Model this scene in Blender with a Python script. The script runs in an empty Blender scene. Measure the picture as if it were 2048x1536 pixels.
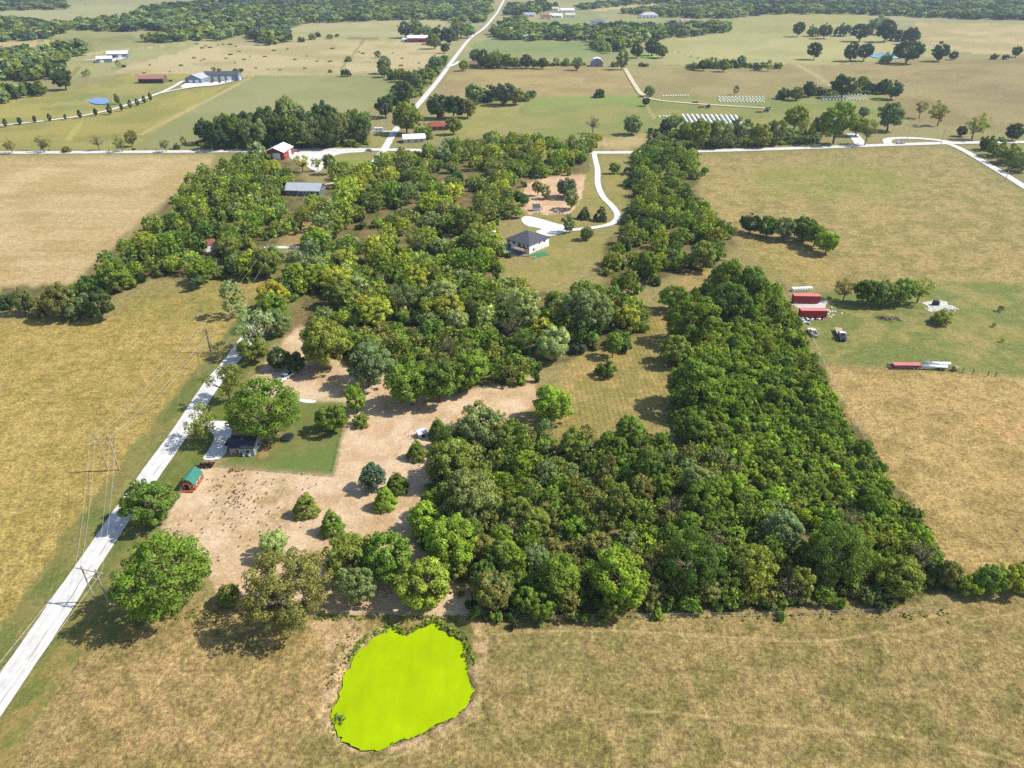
import bpy, math, random
import numpy as np
from mathutils import Vector, Matrix
random.seed(7); RNG = np.random.default_rng(11)
SC = bpy.context.scene
COL = SC.collection

# ------------------------------------------------------------------ camera, sky, sun, exposure
H, F, CX, CY = 110.0, 1436.0, 1024.0, 768.0          # camera height (m) and lens in photo pixels
PITCH = math.atan((CY + 80.0) / F)
cP, sP = math.cos(PITCH), math.sin(PITCH)
cam_d = bpy.data.cameras.new('camera'); cam = bpy.data.objects.new('camera', cam_d); COL.objects.link(cam)
cam.location = (0, 0, H); cam.rotation_euler = (math.pi / 2 - PITCH, 0, 0)
cam_d.sensor_width = 36.0; cam_d.lens = 36.0 * F / 2048.0
cam_d.clip_start = 1.0; cam_d.clip_end = 60000.0
SC.camera = cam

SUN_EL, SUN_AZ = math.radians(47.0), math.radians(86.0)       # azimuth clockwise from +Y
w = bpy.data.worlds.new('World'); SC.world = w; w.use_nodes = True
nt = w.node_tree; bg = nt.nodes['Background']
sky = nt.nodes.new('ShaderNodeTexSky'); sky.sky_type = 'NISHITA'; sky.sun_disc = False
sky.sun_elevation = SUN_EL; sky.sun_rotation = SUN_AZ; sky.altitude = 300; sky.dust_density = 1.0
nt.links.new(sky.outputs[0], bg.inputs[0]); bg.inputs[1].default_value = 0.125
sun_d = bpy.data.lights.new('sun', 'SUN'); sun = bpy.data.objects.new('sun', sun_d); COL.objects.link(sun)
sun_d.energy = 4.3; sun_d.angle = math.radians(0.53); sun_d.color = (1.0, 0.955, 0.88)
sdir = Vector((math.sin(SUN_AZ) * math.cos(SUN_EL), math.cos(SUN_AZ) * math.cos(SUN_EL), math.sin(SUN_EL)))
sun.rotation_euler = sdir.to_track_quat('Z', 'Y').to_euler(); sun.location = (200, 200, 300)
SC.view_settings.view_transform = 'Standard'; SC.view_settings.look = 'None'
SC.view_settings.gamma = 1.0; SC.view_settings.exposure = 0.58
SC.cycles.max_bounces = 5; SC.cycles.diffuse_bounces = 3; SC.cycles.transmission_bounces = 4
SC.cycles.volume_bounces = 0; SC.cycles.use_denoising = False

# ------------------------------------------------------------------ small maths
def lin(c):
    c = np.asarray(c, float) / 255.0
    return np.where(c <= .04045, c / 12.92, ((c + .055) / 1.055) ** 2.4)
def sstep(a, b, x):
    t = np.clip((x - a) / (b - a), 0, 1); return t * t * (3 - 2 * t)
def vnoise(x, y, seed=0):
    x = np.asarray(x, float); y = np.asarray(y, float)
    xi = np.floor(x); yi = np.floor(y); xf = x - xi; yf = y - yi
    xi = xi.astype(np.int64); yi = yi.astype(np.int64)
    def hsh(a, b):
        n = (a * 374761393 + b * 668265263 + seed * 974634777) & 0xffffffff
        n = ((n ^ (n >> 13)) * 1274126177) & 0xffffffff
        return ((n ^ (n >> 16)) & 0xffff) / 65535.0
    u = xf * xf * (3 - 2 * xf); v = yf * yf * (3 - 2 * yf)
    a, b, c, d = hsh(xi, yi), hsh(xi + 1, yi), hsh(xi, yi + 1), hsh(xi + 1, yi + 1)
    return (a * (1 - u) + b * u) * (1 - v) + (c * (1 - u) + d * u) * v
def fbm(x, y, seed=0, o=3):
    s, a, t = 0, 1.0, 0
    for i in range(o):
        s = s + a * vnoise(x * 2 ** i + 17.3 * i, y * 2 ** i - 9.1 * i, seed + i); t += a; a *= .5
    return s / t
def hz(x, y):                                        # terrain height
    x = np.asarray(x, float); y = np.asarray(y, float); D = np.hypot(x, y)
    return sstep(450, 1150, D) * 9 * (fbm(x / 430, y / 430, 5, 2) - .5) + 20 * sstep(900, 2700, D)
def P(u, v, z=0.0):                                  # photo pixel -> point on the terrain (+z)
    dx = (u - CX) / F; dy = -(v - CY) / F
    d = np.array([dx, cP + dy * sP, -sP + dy * cP])
    t0 = (H - z) / -d[2] if d[2] < -1e-5 else 60000
    if t0 * math.hypot(d[0], d[1]) < 430: t = t0
    else:
        ts = np.linspace(.45 * t0, 1.45 * t0, 500)
        gap = H + ts * d[2] - hz(ts * d[0], ts * d[1]) - z
        k = np.argmax(gap <= 0)
        if k == 0: t = t0
        else: t = ts[k - 1] + (ts[k] - ts[k - 1]) * gap[k - 1] / (gap[k - 1] - gap[k])
    return Vector((d[0] * t, d[1] * t, H + d[2] * t - z))
def proj(X, Y, Z):
    z = Z - H; f = np.maximum(Y * cP - z * sP, 1.0)
    return CX + F * X / f, CY - F * (Y * sP + z * cP) / f
def ppm(p): return F / (p.y * cP + (H - p.z) * sP)
def inpoly(px, py, poly):
    ins = np.zeros(np.shape(px), bool); n = len(poly); j = n - 1
    for i in range(n):
        xi, yi = poly[i]; xj, yj = poly[j]
        if yi != yj:
            ins ^= ((yi > py) != (yj > py)) & (px < (xj - xi) * (py - yi) / (yj - yi) + xi)
        j = i
    return ins
def chaikin(pts, n=2, closed=False):
    pts = [Vector(p) for p in pts]
    for _ in range(n):
        q = []
        m = len(pts)
        for i in range(m if closed else m - 1):
            a, b = pts[i], pts[(i + 1) % m]
            q += [a * .75 + b * .25, a * .25 + b * .75]
        if not closed: q = [pts[0]] + q + [pts[-1]]
        pts = q
    return pts

# ------------------------------------------------------------------ materials
def newmat(name):
    m = bpy.data.materials.new(name); m.use_nodes = True
    return m, m.node_tree, m.node_tree.nodes['Principled BSDF']
def N(nt, t, **kw):
    n = nt.nodes.new(t)
    for k, v in kw.items(): setattr(n, k, v)
    return n
def mixc(nt, mode, fac, a, b):
    m = N(nt, 'ShaderNodeMix', data_type='RGBA', blend_type=mode)
    for idx, val in ((0, fac), (6, a), (7, b)):
        if hasattr(val, 'is_linked'): nt.links.new(val, m.inputs[idx])
        elif idx == 0: m.inputs[0].default_value = val
        else: m.inputs[idx].default_value = (*val[:3], 1)
    return m.outputs[2]
def noise(nt, vec, scale, detail=2, rough=.5):
    n = N(nt, 'ShaderNodeTexNoise'); n.inputs['Scale'].default_value = scale
    n.inputs['Detail'].default_value = detail; n.inputs['Roughness'].default_value = rough
    if vec is not None: nt.links.new(vec, n.inputs['Vector'])
    return n.outputs['Fac']
def ramp(nt, fac, lo, hi, a=0.0, b=1.0):
    n = N(nt, 'ShaderNodeMapRange'); nt.links.new(fac, n.inputs[0])
    for i, val in enumerate((lo, hi, a, b)): n.inputs[i + 1].default_value = val
    return n.outputs[0]
MATS = {}
def plain(name, rgb, rough=.6, var=.12, scale=1.5, metal=0.0, bump=0.0, rib=0.0, spec=.4):
    """paint / metal / wood: base colour with wear noise, optional ribs along local X"""
    if name in MATS: return MATS[name]
    m, nt, b = newmat(name); c = lin(rgb)
    tc = N(nt, 'ShaderNodeTexCoord').outputs['Object']
    f = noise(nt, tc, scale, 4, .6)
    g = ramp(nt, f, .3, .7, 1 - var, 1 + var * .6)
    col = mixc(nt, 'MULTIPLY', 1.0, c, g)
    if rib:
        wv = N(nt, 'ShaderNodeTexWave', bands_direction='X'); wv.inputs['Scale'].default_value = rib
        nt.links.new(tc, wv.inputs['Vector'])
        col = mixc(nt, 'MULTIPLY', 1.0, col, ramp(nt, wv.outputs['Fac'], 0, .3, .86, 1.0))
    nt.links.new(col, b.inputs['Base Color']); b.inputs['Roughness'].default_value = rough
    b.inputs['Metallic'].default_value = metal; b.inputs['Specular IOR Level'].default_value = spec
    if bump:
        bp = N(nt, 'ShaderNodeBump'); bp.inputs['Strength'].default_value = bump; bp.inputs['Distance'].default_value = .05
        nt.links.new(f, bp.inputs['Height']); nt.links.new(bp.outputs[0], b.inputs['Normal'])
    MATS[name] = m; return m
def glassmat():
    if 'glass' in MATS: return MATS['glass']
    m, nt, b = newmat('window_glass')
    tc = N(nt, 'ShaderNodeTexCoord').outputs['Object']
    col = mixc(nt, 'MIX', noise(nt, tc, 2.0), (.02, .025, .03), (.05, .06, .07))
    nt.links.new(col, b.inputs['Base Color']); b.inputs['Roughness'].default_value = .08
    MATS['glass'] = m; return m

def ground_mat():
    m, nt, b = newmat('ground_cover')
    at = N(nt, 'ShaderNodeAttribute', attribute_name='Col').outputs['Color']
    ro = N(nt, 'ShaderNodeAttribute', attribute_name='rough').outputs['Fac']
    pos = N(nt, 'ShaderNodeNewGeometry').outputs['Position']
    n1 = noise(nt, pos, 1.35, 4, .65); n2 = noise(nt, pos, 4.2, 3, .6); n3 = noise(nt, pos, .38, 6, .74)
    a = ramp(nt, n1, .30, .70, .50, 1.46); c = ramp(nt, n2, .28, .72, .60, 1.36); d = ramp(nt, n3, .34, .66, .66, 1.30)
    t = mixc(nt, 'MULTIPLY', 1.0, a, c); t = mixc(nt, 'MULTIPLY', 1.0, t, d)
    tf = mixc(nt, 'MIX', ro, (1, 1, 1), t)
    col = mixc(nt, 'MULTIPLY', 1.0, at, tf)
    # dry straw / green blades picked per tuft
    hs = N(nt, 'ShaderNodeHueSaturation'); nt.links.new(col, hs.inputs['Color'])
    nt.links.new(ramp(nt, noise(nt, pos, 1.3, 2), .35, .65, .485, .518), hs.inputs['Hue'])
    hs.inputs['Saturation'].default_value = 1.0
    nt.links.new(hs.outputs[0], b.inputs['Base Color'])
    b.inputs['Roughness'].default_value = .95; b.inputs['Specular IOR Level'].default_value = .1
    bp = N(nt, 'ShaderNodeBump'); bp.inputs['Distance'].default_value = .35
    nt.links.new(mixc(nt, 'ADD', 1.0, n1, n2), bp.inputs['Height'])
    nt.links.new(ramp(nt, ro, 0, 1, .08, .55), bp.inputs['Strength']); nt.links.new(bp.outputs[0], b.inputs['Normal'])
    return m
def gravel_mat(name, rgb, tracks=True, dark=.0):
    m, nt, b = newmat(name); c = lin(rgb)
    pos = N(nt, 'ShaderNodeNewGeometry').outputs['Position']
    uv = N(nt, 'ShaderNodeAttribute', attribute_name='across').outputs['Fac']
    n1 = noise(nt, pos, .35, 4, .6); n2 = noise(nt, pos, 5, 3, .7)
    t = mixc(nt, 'MULTIPLY', 1.0, ramp(nt, n1, .3, .7, .80, 1.08), ramp(nt, n2, .3, .7, .84, 1.12))
    col = mixc(nt, 'MULTIPLY', 1.0, c, t)
    if tracks:                                        # wheel-worn bands and long sealed cracks
        x = N(nt, 'ShaderNodeMath', operation='ADD'); nt.links.new(uv, x.inputs[0])
        nt.links.new(ramp(nt, noise(nt, pos, .12, 3), .3, .7, -.05, .05), x.inputs[1])
        def band(c0, wd, lo):
            s = N(nt, 'ShaderNodeMath', operation='SUBTRACT'); nt.links.new(x.outputs[0], s.inputs[0]); s.inputs[1].default_value = c0
            ab = N(nt, 'ShaderNodeMath', operation='ABSOLUTE'); nt.links.new(s.outputs[0], ab.inputs[0])
            return ramp(nt, ab.outputs[0], wd * .4, wd, lo, 1.0)
        brk = ramp(nt, noise(nt, pos, .22, 2), .42, .6, 0, 1)
        col = mixc(nt, 'MULTIPLY', brk, col, band(.68, .028, .45))
        col = mixc(nt, 'MULTIPLY', 1.0, col, band(.30, .10, .93))
    nt.links.new(col, b.inputs['Base Color']); b.inputs['Roughness'].default_value = .9; b.inputs['Specular IOR Level'].default_value = .2
    return m
def leaf_mat():
    m, nt, b = newmat('foliage'); nt.nodes.remove(b)
    oi = N(nt, 'ShaderNodeObjectInfo').outputs['Color']
    at = N(nt, 'ShaderNodeAttribute', attribute_name='tint').outputs['Color']
    col = mixc(nt, 'MULTIPLY', 1.0, oi, at)
    df = N(nt, 'ShaderNodeBsdfDiffuse'); tr = N(nt, 'ShaderNodeBsdfTranslucent'); mx = N(nt, 'ShaderNodeMixShader')
    nt.links.new(col, df.inputs[0])
    nt.links.new(mixc(nt, 'MULTIPLY', 1.0, col, (1.25, 1.25, .5)), tr.inputs[0]); mx.inputs[0].default_value = .38
    nt.links.new(df.outputs[0], mx.inputs[1]); nt.links.new(tr.outputs[0], mx.inputs[2])
    nt.links.new(mx.outputs[0], nt.nodes['Material Output'].inputs[0])
    return m
LEAF = leaf_mat()
BARK = plain('bark', (112, 98, 82), .95, .3, 6, bump=.4)

# ------------------------------------------------------------------ object helpers
def tag(o, label=None, cat=None, group=None, kind=None):
    for k, v in (('label', label), ('category', cat), ('group', group), ('kind', kind)):
        if v: o[k] = v
    return o
def thing(name, label, cat, loc=(0, 0, 0), rz=0.0, group=None):
    o = bpy.data.objects.new(name, None); COL.objects.link(o); o.empty_display_size = .5
    o.location = loc; o.rotation_euler = (0, 0, rz); return tag(o, label, cat, group)
def addmesh(name, me, parent=None):
    o = bpy.data.objects.new(name, me); COL.objects.link(o); o.parent = parent; return o
def copytree(root, loc, rz=None, label=None):
    def cp(o, par):
        c = o.copy(); COL.objects.link(c); c.parent = par
        for ch in KIDS.get(o.name, ()): cp(ch, c)
        return c
    KIDS = {}
    for o in root.children_recursive: KIDS.setdefault(o.parent.name, []).append(o)
    r = cp(root, None); r.location = loc
    if rz is not None: r.rotation_euler = (0, 0, rz)
    if label: r['label'] = label
    return r
class MB:
    def __init__(s): s.v = []; s.f = []
    def add(s, vs, fs):
        k = len(s.v); s.v += [tuple(v) for v in vs]; s.f += [tuple(i + k for i in f) for f in fs]; return s
    def box(s, c, d, rz=0.0, top=None):
        hx, hy, hh = d[0] / 2, d[1] / 2, d[2] / 2; tx, ty = top if top else (1, 1)
        co, si = math.cos(rz), math.sin(rz); vs = []
        for z, a, b in ((-hh, 1, 1), (hh, tx, ty)):
            for x, y in ((-hx * a, -hy * b), (hx * a, -hy * b), (hx * a, hy * b), (-hx * a, hy * b)):
                vs.append((c[0] + x * co - y * si, c[1] + x * si + y * co, c[2] + z))
        return s.add(vs, [(3, 2, 1, 0), (4, 5, 6, 7), (0, 1, 5, 4), (1, 2, 6, 5), (2, 3, 7, 6), (3, 0, 4, 7)])
    def cyl(s, a, b, r0, r1=None, n=8, caps=True):
        a, b = Vector(a), Vector(b); r1 = r0 if r1 is None else r1
        d = (b - a).normalized(); u = d.orthogonal().normalized(); v = d.cross(u)
        vs = []
        for p, r in ((a, r0), (b, r1)):
            for i in range(n):
                t = 2 * math.pi * i / n; vs.append(p + u * (r * math.cos(t)) + v * (r * math.sin(t)))
        fs = [(i, (i + 1) % n, n + (i + 1) % n, n + i) for i in range(n)]
        if caps: fs += [tuple(reversed(range(n))), tuple(range(n, 2 * n))]
        return s.add(vs, fs)
    def prism(s, prof, a, b, axis='y'):
        """prof: list of 2D points (x,z); extruded along y (or (y,z) along x)"""
        n = len(prof)
        mk = (lambda p, t: (p[0], t, p[1])) if axis == 'y' else (lambda p, t: (t, p[0], p[1]))
        vs = [mk(p, a) for p in prof] + [mk(p, b) for p in prof]
        fs = [(i, (i + 1) % n, n + (i + 1) % n, n + i) for i in range(n)] + [tuple(reversed(range(n))), tuple(range(n, 2 * n))]
        return s.add(vs, fs)
    def ball(s, c, r, nu=10, nv=6):
        vs = [(c[0], c[1], c[2] - r[2])]
        for j in range(1, nv):
            ph = -math.pi / 2 + math.pi * j / nv
            for i in range(nu):
                t = 2 * math.pi * i / nu
                vs.append((c[0] + r[0] * math.cos(ph) * math.cos(t), c[1] + r[1] * math.cos(ph) * math.sin(t), c[2] + r[2] * math.sin(ph)))
        vs.append((c[0], c[1], c[2] + r[2])); L = len(vs) - 1
        fs = [(0, 1 + (i + 1) % nu, 1 + i) for i in range(nu)]
        for j in range(nv - 2):
            for i in range(nu):
                a = 1 + j * nu; fs.append((a + i, a + (i + 1) % nu, a + nu + (i + 1) % nu, a + nu + i))
        a = 1 + (nv - 2) * nu; fs += [(L, a + i, a + (i + 1) % nu) for i in range(nu)]
        return s.add(vs, fs)
    def build(s, name, mat, parent=None, smooth=False):
        me = bpy.data.meshes.new(name); me.from_pydata(s.v, [], s.f); me.validate()
        import bmesh
        bm = bmesh.new(); bm.from_mesh(me); bmesh.ops.recalc_face_normals(bm, faces=bm.faces); bm.to_mesh(me); bm.free()
        if mat: me.materials.append(mat)
        if smooth: me.polygons.foreach_set('use_smooth', np.ones(len(me.polygons), bool))
        return addmesh(name, me, parent)
def npmesh(name, V, Fq, mat, smooth=False):
    me = bpy.data.meshes.new(name); V = np.asarray(V, np.float32); Fq = np.asarray(Fq, np.int32)
    me.vertices.add(len(V)); me.vertices.foreach_set('co', V.ravel())
    k = Fq.shape[1]; me.loops.add(Fq.size); me.loops.foreach_set('vertex_index', Fq.ravel())
    me.polygons.add(len(Fq)); me.polygons.foreach_set('loop_start', np.arange(0, Fq.size, k, dtype=np.int32))
    me.update(calc_edges=True)
    if smooth: me.polygons.foreach_set('use_smooth', np.ones(len(Fq), bool))
    if mat: me.materials.append(mat)
    return me
def fattr(me, name, arr, typ='FLOAT'):
    a = me.attributes.new(name, typ, 'POINT')
    if typ == 'FLOAT_COLOR':
        arr = np.concatenate([arr, np.ones((len(arr), 1))], 1); a.data.foreach_set('color', arr.astype(np.float32).ravel())
    else: a.data.foreach_set('value', np.asarray(arr, np.float32).ravel())
ORD = 'first second third fourth fifth sixth seventh eighth ninth tenth eleventh twelfth thirteenth fourteenth fifteenth sixteenth seventeenth eighteenth nineteenth twentieth'.split()

# ------------------------------------------------------------------ roads (centre lines read on the ground)
def path(px, n=2): return chaikin([P(u, v) for u, v in px], n)
LANE = path([(-120, 1560), (0, 1392), (161, 1152), (295, 955), (377, 843), (422, 768), (464, 721), (490, 684), (560, 590), (640, 472), (733, 349), (770, 297), (794, 254), (834, 213), (882, 155), (912, 112), (937, 78), (966, 60), (983, 40), (996, 24), (1008, 2), (1016, -16)])
COUNTY = path([(-500, 306), (0, 306), (430, 303), (640, 300), (770, 299), (960, 303), (1180, 306), (1390, 303), (1650, 295), (1800, 289), (1905, 286), (2060, 284), (2500, 282)])
EASTLANE = path([(1893, 287), (1915, 294), (1960, 319), (2048, 373), (2200, 470)])
DRIVE = path([(1188, 305), (1190, 318), (1196, 340), (1194, 366), (1204, 393), (1225, 412), (1237, 430), (1230, 445), (1205, 453), (1165, 458), (1130, 461)])
FARMDR = path([(-60, 256), (0, 252), (60, 246), (120, 239), (175, 231), (225, 220), (262, 208), (300, 194), (330, 183), (350, 173), (366, 163)])
FARMDR2 = path([(318, 188), (345, 182), (390, 174), (430, 172), (462, 164)])
TRACK = path([(1250, 138), (1266, 166), (1284, 193), (1310, 201), (1360, 206), (1430, 211), (1545, 218)])
SIDEDR = path([(733, 264), (752, 263), (785, 264)], 1)
LOOPDR = path([(1776, 288), (1772, 280), (1790, 276), (1840, 277), (1880, 281), (1905, 286)])
HOUSEDR = path([(1704, 268), (1712, 276), (1722, 290)], 1)
WESTDR = path([(528, 496), (560, 494), (622, 496)], 1)
FARDR = path([(918, 124), (908, 131), (894, 136)], 1)
SHOPDR = path([(733, 349), (700, 358), (655, 368), (640, 372)], 1)
GARAGEDR = path([(170, 122), (196, 121), (232, 118), (252, 116)], 1)

gx_u = np.concatenate([np.arange(-1000, -80, 46), np.arange(-80, 2130, 3.5), np.arange(2130, 3050, 46)])
gy_v = np.concatenate([np.arange(1700, -52, -3.45), [-55, -60, -66, -71, -75]])
UU, VV = np.meshgrid(gx_u, gy_v)
den = sP - (-(VV - CY) / F) * cP; T = H / den
GX = T * (UU - CX) / F; GY = T * (cP + (-(VV - CY) / F) * sP)
GZ = hz(GX, GY); GD = np.hypot(GX, GY)
PU, PV = proj(GX, GY, GZ)
PPM = F / (GY * cP + (H - GZ) * sP)
def jit(amp, sc, seed):                               # ragged field edges: shift (in pixels) that equals amp metres
    return (fbm(GX / sc, GY / sc, seed, 3) - .5) * 2 * amp * PPM
def dist(pts, lim=40):
    pts = [p for p in pts]; d = np.full(GX.shape, 1e9)
    for a, b in zip(pts[:-1], pts[1:]):
        lo = (min(a.x, b.x) - lim, min(a.y, b.y) - lim); hi = (max(a.x, b.x) + lim, max(a.y, b.y) + lim)
        k = (GX > lo[0]) & (GX < hi[0]) & (GY > lo[1]) & (GY < hi[1])
        if not k.any(): continue
        ex, ey = b.x - a.x, b.y - a.y; L2 = ex * ex + ey * ey + 1e-9
        x = GX[k] - a.x; y = GY[k] - a.y; t = np.clip((x * ex + y * ey) / L2, 0, 1)
        d[k] = np.minimum(d[k], np.hypot(x - t * ex, y - t * ey))
    return d
GK = .64                                              # photo brightness -> albedo
BASE = np.empty(GX.shape + (3,)); BASE[:] = lin((166, 156, 98)) * GK
ROUGH = np.full(GX.shape, .8); CLS = np.zeros(GX.shape, np.int8)
def blur(m, k):
    for ax in (0, 1):
        c = np.cumsum(np.pad(m, [(k + 1, k) if a == ax else (0, 0) for a in (0, 1)], mode='edge'), axis=ax)
        n = m.shape[ax]
        m = (np.take(c, range(2 * k + 1, 2 * k + 1 + n), axis=ax) - np.take(c, range(0, n), axis=ax)) / (2 * k + 1)
    return m
def field(poly, ca, cb=None, sc=14, edge=1.5, rough=None, cls=None, soft=None, bias=.5, seed=1, mixk=.12, strength=1.0):
    xs = [p[0] for p in poly]; ys = [p[1] for p in poly]; M = 60
    k = (PU > min(xs) - M) & (PU < max(xs) + M) & (PV > min(ys) - M) & (PV < max(ys) + M)
    rows = np.where(k.any(1))[0]; cols = np.where(k.any(0))[0]
    if len(rows) == 0 or len(cols) == 0: return
    sl = (slice(rows[0], rows[-1] + 1), slice(cols[0], cols[-1] + 1))
    gx, gy, pk = GX[sl], GY[sl], PPM[sl]
    ju = (fbm(gx / 6, gy / 6, seed + 40, 4) - .5) * 2 * edge * pk; jv = (fbm(gx / 6, gy / 6, seed + 60, 4) - .5) * 2 * edge * pk * .6
    m0 = inpoly(PU[sl] + ju, PV[sl] + jv, poly); m = m0.astype(float)
    if soft is None: soft = 0 if max(ys) < 440 else 1
    if soft: m = blur(m, soft)
    m *= strength
    A = lin(ca) * GK; c = np.empty(m.shape + (3,)); c[:] = A
    if cb is not None:
        n = fbm(gx / sc, gy / sc, seed, 5); q = sstep(bias - mixk, bias + mixk, n)[..., None]
        c = c * (1 - q) + lin(cb) * GK * q
    BASE[sl] = BASE[sl] * (1 - m[..., None]) + c * m[..., None]
    if rough is not None: ROUGH[sl] = ROUGH[sl] * (1 - m) + rough * m
    if cls is not None: CLS[sl][m0] = cls
TAN, TAN2 = (205, 182, 126), (190, 170, 112)
# far country first
field([(-900, -200), (2950, -200), (2950, 130), (-900, 130)], (176, 168, 112), (160, 160, 100), 150, 8, .35, seed=3)
field([(-900, 40), (130, 60), (260, 70), (300, 88), (160, 130), (-900, 200)], (172, 166, 104), (150, 150, 86), 60, 5, .4, seed=4)
field([(0, 22), (135, 8), (290, 8), (262, 30), (80, 47), (0, 38)], (182, 176, 122), (172, 172, 112), 80, 4, .35, seed=5)
field([(0, 84), (110, 82), (120, 92), (40, 100), (-200, 110), (-200, 84)], (206, 186, 132), (196, 178, 118), 60, 4, .35, seed=6)
field([(250, 150), (160, 125), (130, 110), (260, 98), (400, 84), (520, 90), (600, 82), (700, 76), (880, 82), (900, 110), (830, 150), (480, 152), (330, 150)], (208, 188, 134), (188, 172, 112), 60, 4, .6, seed=7, bias=.52)
field([(120, 118), (250, 100), (400, 86), (360, 105), (260, 128), (220, 152), (140, 158), (130, 130)], (168, 168, 102), (178, 172, 110), 40, 4, .5, seed=8)
field([(560, 88), (572, 60), (620, 46), (860, 38), (890, 44), (905, 78), (800, 82)], (192, 182, 126), (180, 174, 114), 70, 4, .4, seed=9)
field([(-200, 300), (-200, 215), (0, 208), (90, 186), (200, 165), (260, 152), (330, 148), (470, 150), (440, 180), (330, 250), (280, 285), (290, 300)], (178, 166, 84), (158, 154, 76), 30, 3, .5, seed=10, bias=.54)
field([(90, 215), (200, 170), (300, 158), (380, 160), (310, 188), (250, 205), (170, 222)], (150, 154, 84), (176, 166, 88), 25, 3, .4, seed=11)
field([(270, 298), (330, 252), (470, 168), (512, 152), (800, 150), (790, 180), (720, 230), (500, 245), (400, 300)], (166, 164, 104), (156, 158, 94), 60, 3, .4, seed=12)
field([(940, 88), (985, 76), (1100, 82), (1190, 82), (1230, 112), (1090, 108), (940, 104)], (142, 158, 88), (152, 162, 96), 50, 3, .35, seed=13)
field([(900, 140), (945, 128), (1180, 136), (1255, 134), (1285, 192), (1090, 196), (950, 194), (870, 205)], (172, 150, 96), (186, 164, 104), 30, 3, .55, seed=14)
field([(1255, 134), (1640, 128), (1640, 152), (1660, 175), (1560, 192), (1290, 193)], (176, 160, 102), (164, 148, 92), 50, 3, .5, seed=15)
field([(1000, 260), (950, 205), (1060, 198), (1280, 192), (1310, 250), (1300, 275), (1180, 285)], (148, 156, 82), (164, 160, 88), 24, 3, .5, seed=16)
field([(1050, 202), (1160, 196), (1285, 194), (1288, 204), (1180, 206), (1070, 214)], (142, 172, 66), (150, 168, 80), 16, 3, .5, seed=17, soft=2)
field([(1290, 196), (1440, 192), (1640, 194), (1780, 190), (1760, 240), (1600, 265), (1300, 275)], (142, 150, 76), (160, 158, 84), 22, 3, .5, seed=18)
field([(1180, 296), (1170, 280), (1290, 266), (1300, 280), (1270, 300)], (202, 180, 124), (186, 166, 104), 14, 3, .6, seed=19)
field([(1640, 132), (1900, 112), (2500, 108), (2500, 290), (1960, 262), (1810, 238), (1780, 190), (1650, 180)], (174, 156, 98), (158, 140, 88), 40, 4, .65, seed=20, bias=.55)
field([(1880, 150), (2048, 170), (2200, 200), (2048, 225), (1930, 200)], (156, 134, 90), (170, 148, 96), 18, 8, .6, seed=21, soft=8, strength=.7)
field([(1330, 128), (1290, 110), (1330, 78), (1480, 66), (1600, 66), (1840, 78), (1900, 108), (1640, 130)], (192, 182, 116), (180, 174, 106), 70, 4, .4, seed=22)
field([(1840, 78), (1830, 44), (2048, 50), (2500, 55), (2500, 106), (1960, 108), (1880, 95)], (206, 182, 126), (186, 168, 106), 50, 4, .5, seed=23)
field([(1460, 66), (1468, 40), (1560, 28), (1730, 28), (1740, 50), (1590, 66)], (172, 168, 94), (180, 172, 102), 60, 4, .4, seed=24)
field([(1180, 22), (1250, 8), (1350, 6), (1350, 14), (1260, 18)], (212, 186, 132), None, 60, 4, .35, seed=25)
field([(1030, 48), (1090, 40), (1190, 28), (1330, 34), (1320, 48), (1200, 56), (1090, 50)], (150, 164, 92), (176, 170, 110), 40, 4, .4, seed=26)
# middle ground
field([(-900, 310), (0, 310), (430, 306), (420, 330), (330, 400), (250, 470), (150, 560), (100, 590), (-900, 610)], (212, 188, 134), (198, 174, 116), 22, 2, .75, seed=30, bias=.55)
field([(700, 306), (735, 308), (735, 345), (690, 355), (640, 330), (650, 310)], (150, 162, 76), (160, 166, 84), 8, 1, .35, seed=31)
field([(730, 265), (770, 255), (780, 285), (735, 296)], (150, 160, 80), (170, 162, 90), 8, 1, .35, seed=32)
field([(930, 205), (1000, 190), (1050, 205), (1000, 262), (900, 275), (860, 262)], (160, 160, 84), (174, 164, 92), 12, 2, .5, seed=33)
field([(640, 395), (620, 425), (600, 400), (575, 395), (600, 388), (655, 396), (650, 405)], (158, 158, 84), None, 8, 1, .4, seed=34)
field([(575, 470), (600, 430), (625, 430), (612, 460), (560, 560), (510, 600), (520, 560)], (206, 170, 122), (176, 150, 96), 7, 1, .6, seed=35)
field([(530, 492), (575, 488), (560, 530), (530, 560), (515, 560)], (132, 148, 70), (150, 156, 80), 6, 1, .35, seed=36)
field([(1385, 310), (1640, 297), (1900, 292), (2048, 372), (2500, 500), (2500, 600), (2048, 585), (1870, 562), (1690, 585), (1560, 560), (1470, 470), (1410, 390)], (186, 166, 104), (160, 150, 86), 5, 1.5, 1.0, seed=37, bias=.53)
field([(1520, 340), (1700, 325), (1860, 360), (1760, 400), (1600, 395), (1500, 380)], (156, 160, 74), (176, 166, 96), 9, 3, 1.0, seed=38, soft=5, bias=.5)
field([(1590, 590), (1690, 578), (1760, 600), (1880, 560), (2500, 590), (2500, 770), (2048, 752), (1900, 746), (1640, 728), (1600, 660)], (132, 144, 72), (162, 156, 88), 7, 1.2, .7, seed=39, bias=.56)
field([(1880, 650), (1960, 640), (2000, 740), (1920, 735)], (176, 162, 98), (150, 154, 78), 4, 3, .7, seed=41, soft=6, strength=.7)
field([(1640, 730), (1900, 746), (2048, 755), (2500, 780), (2500, 1180), (1900, 1150), (1800, 1000), (1690, 860)], (198, 172, 106), (176, 154, 90), 6, 1, 1.0, seed=42, bias=.56)
field([(1960, 810), (2048, 820), (2100, 900), (1960, 890), (1920, 850)], (208, 172, 108), (178, 160, 84), 3, 3, 1.0, seed=43, soft=6)
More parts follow.
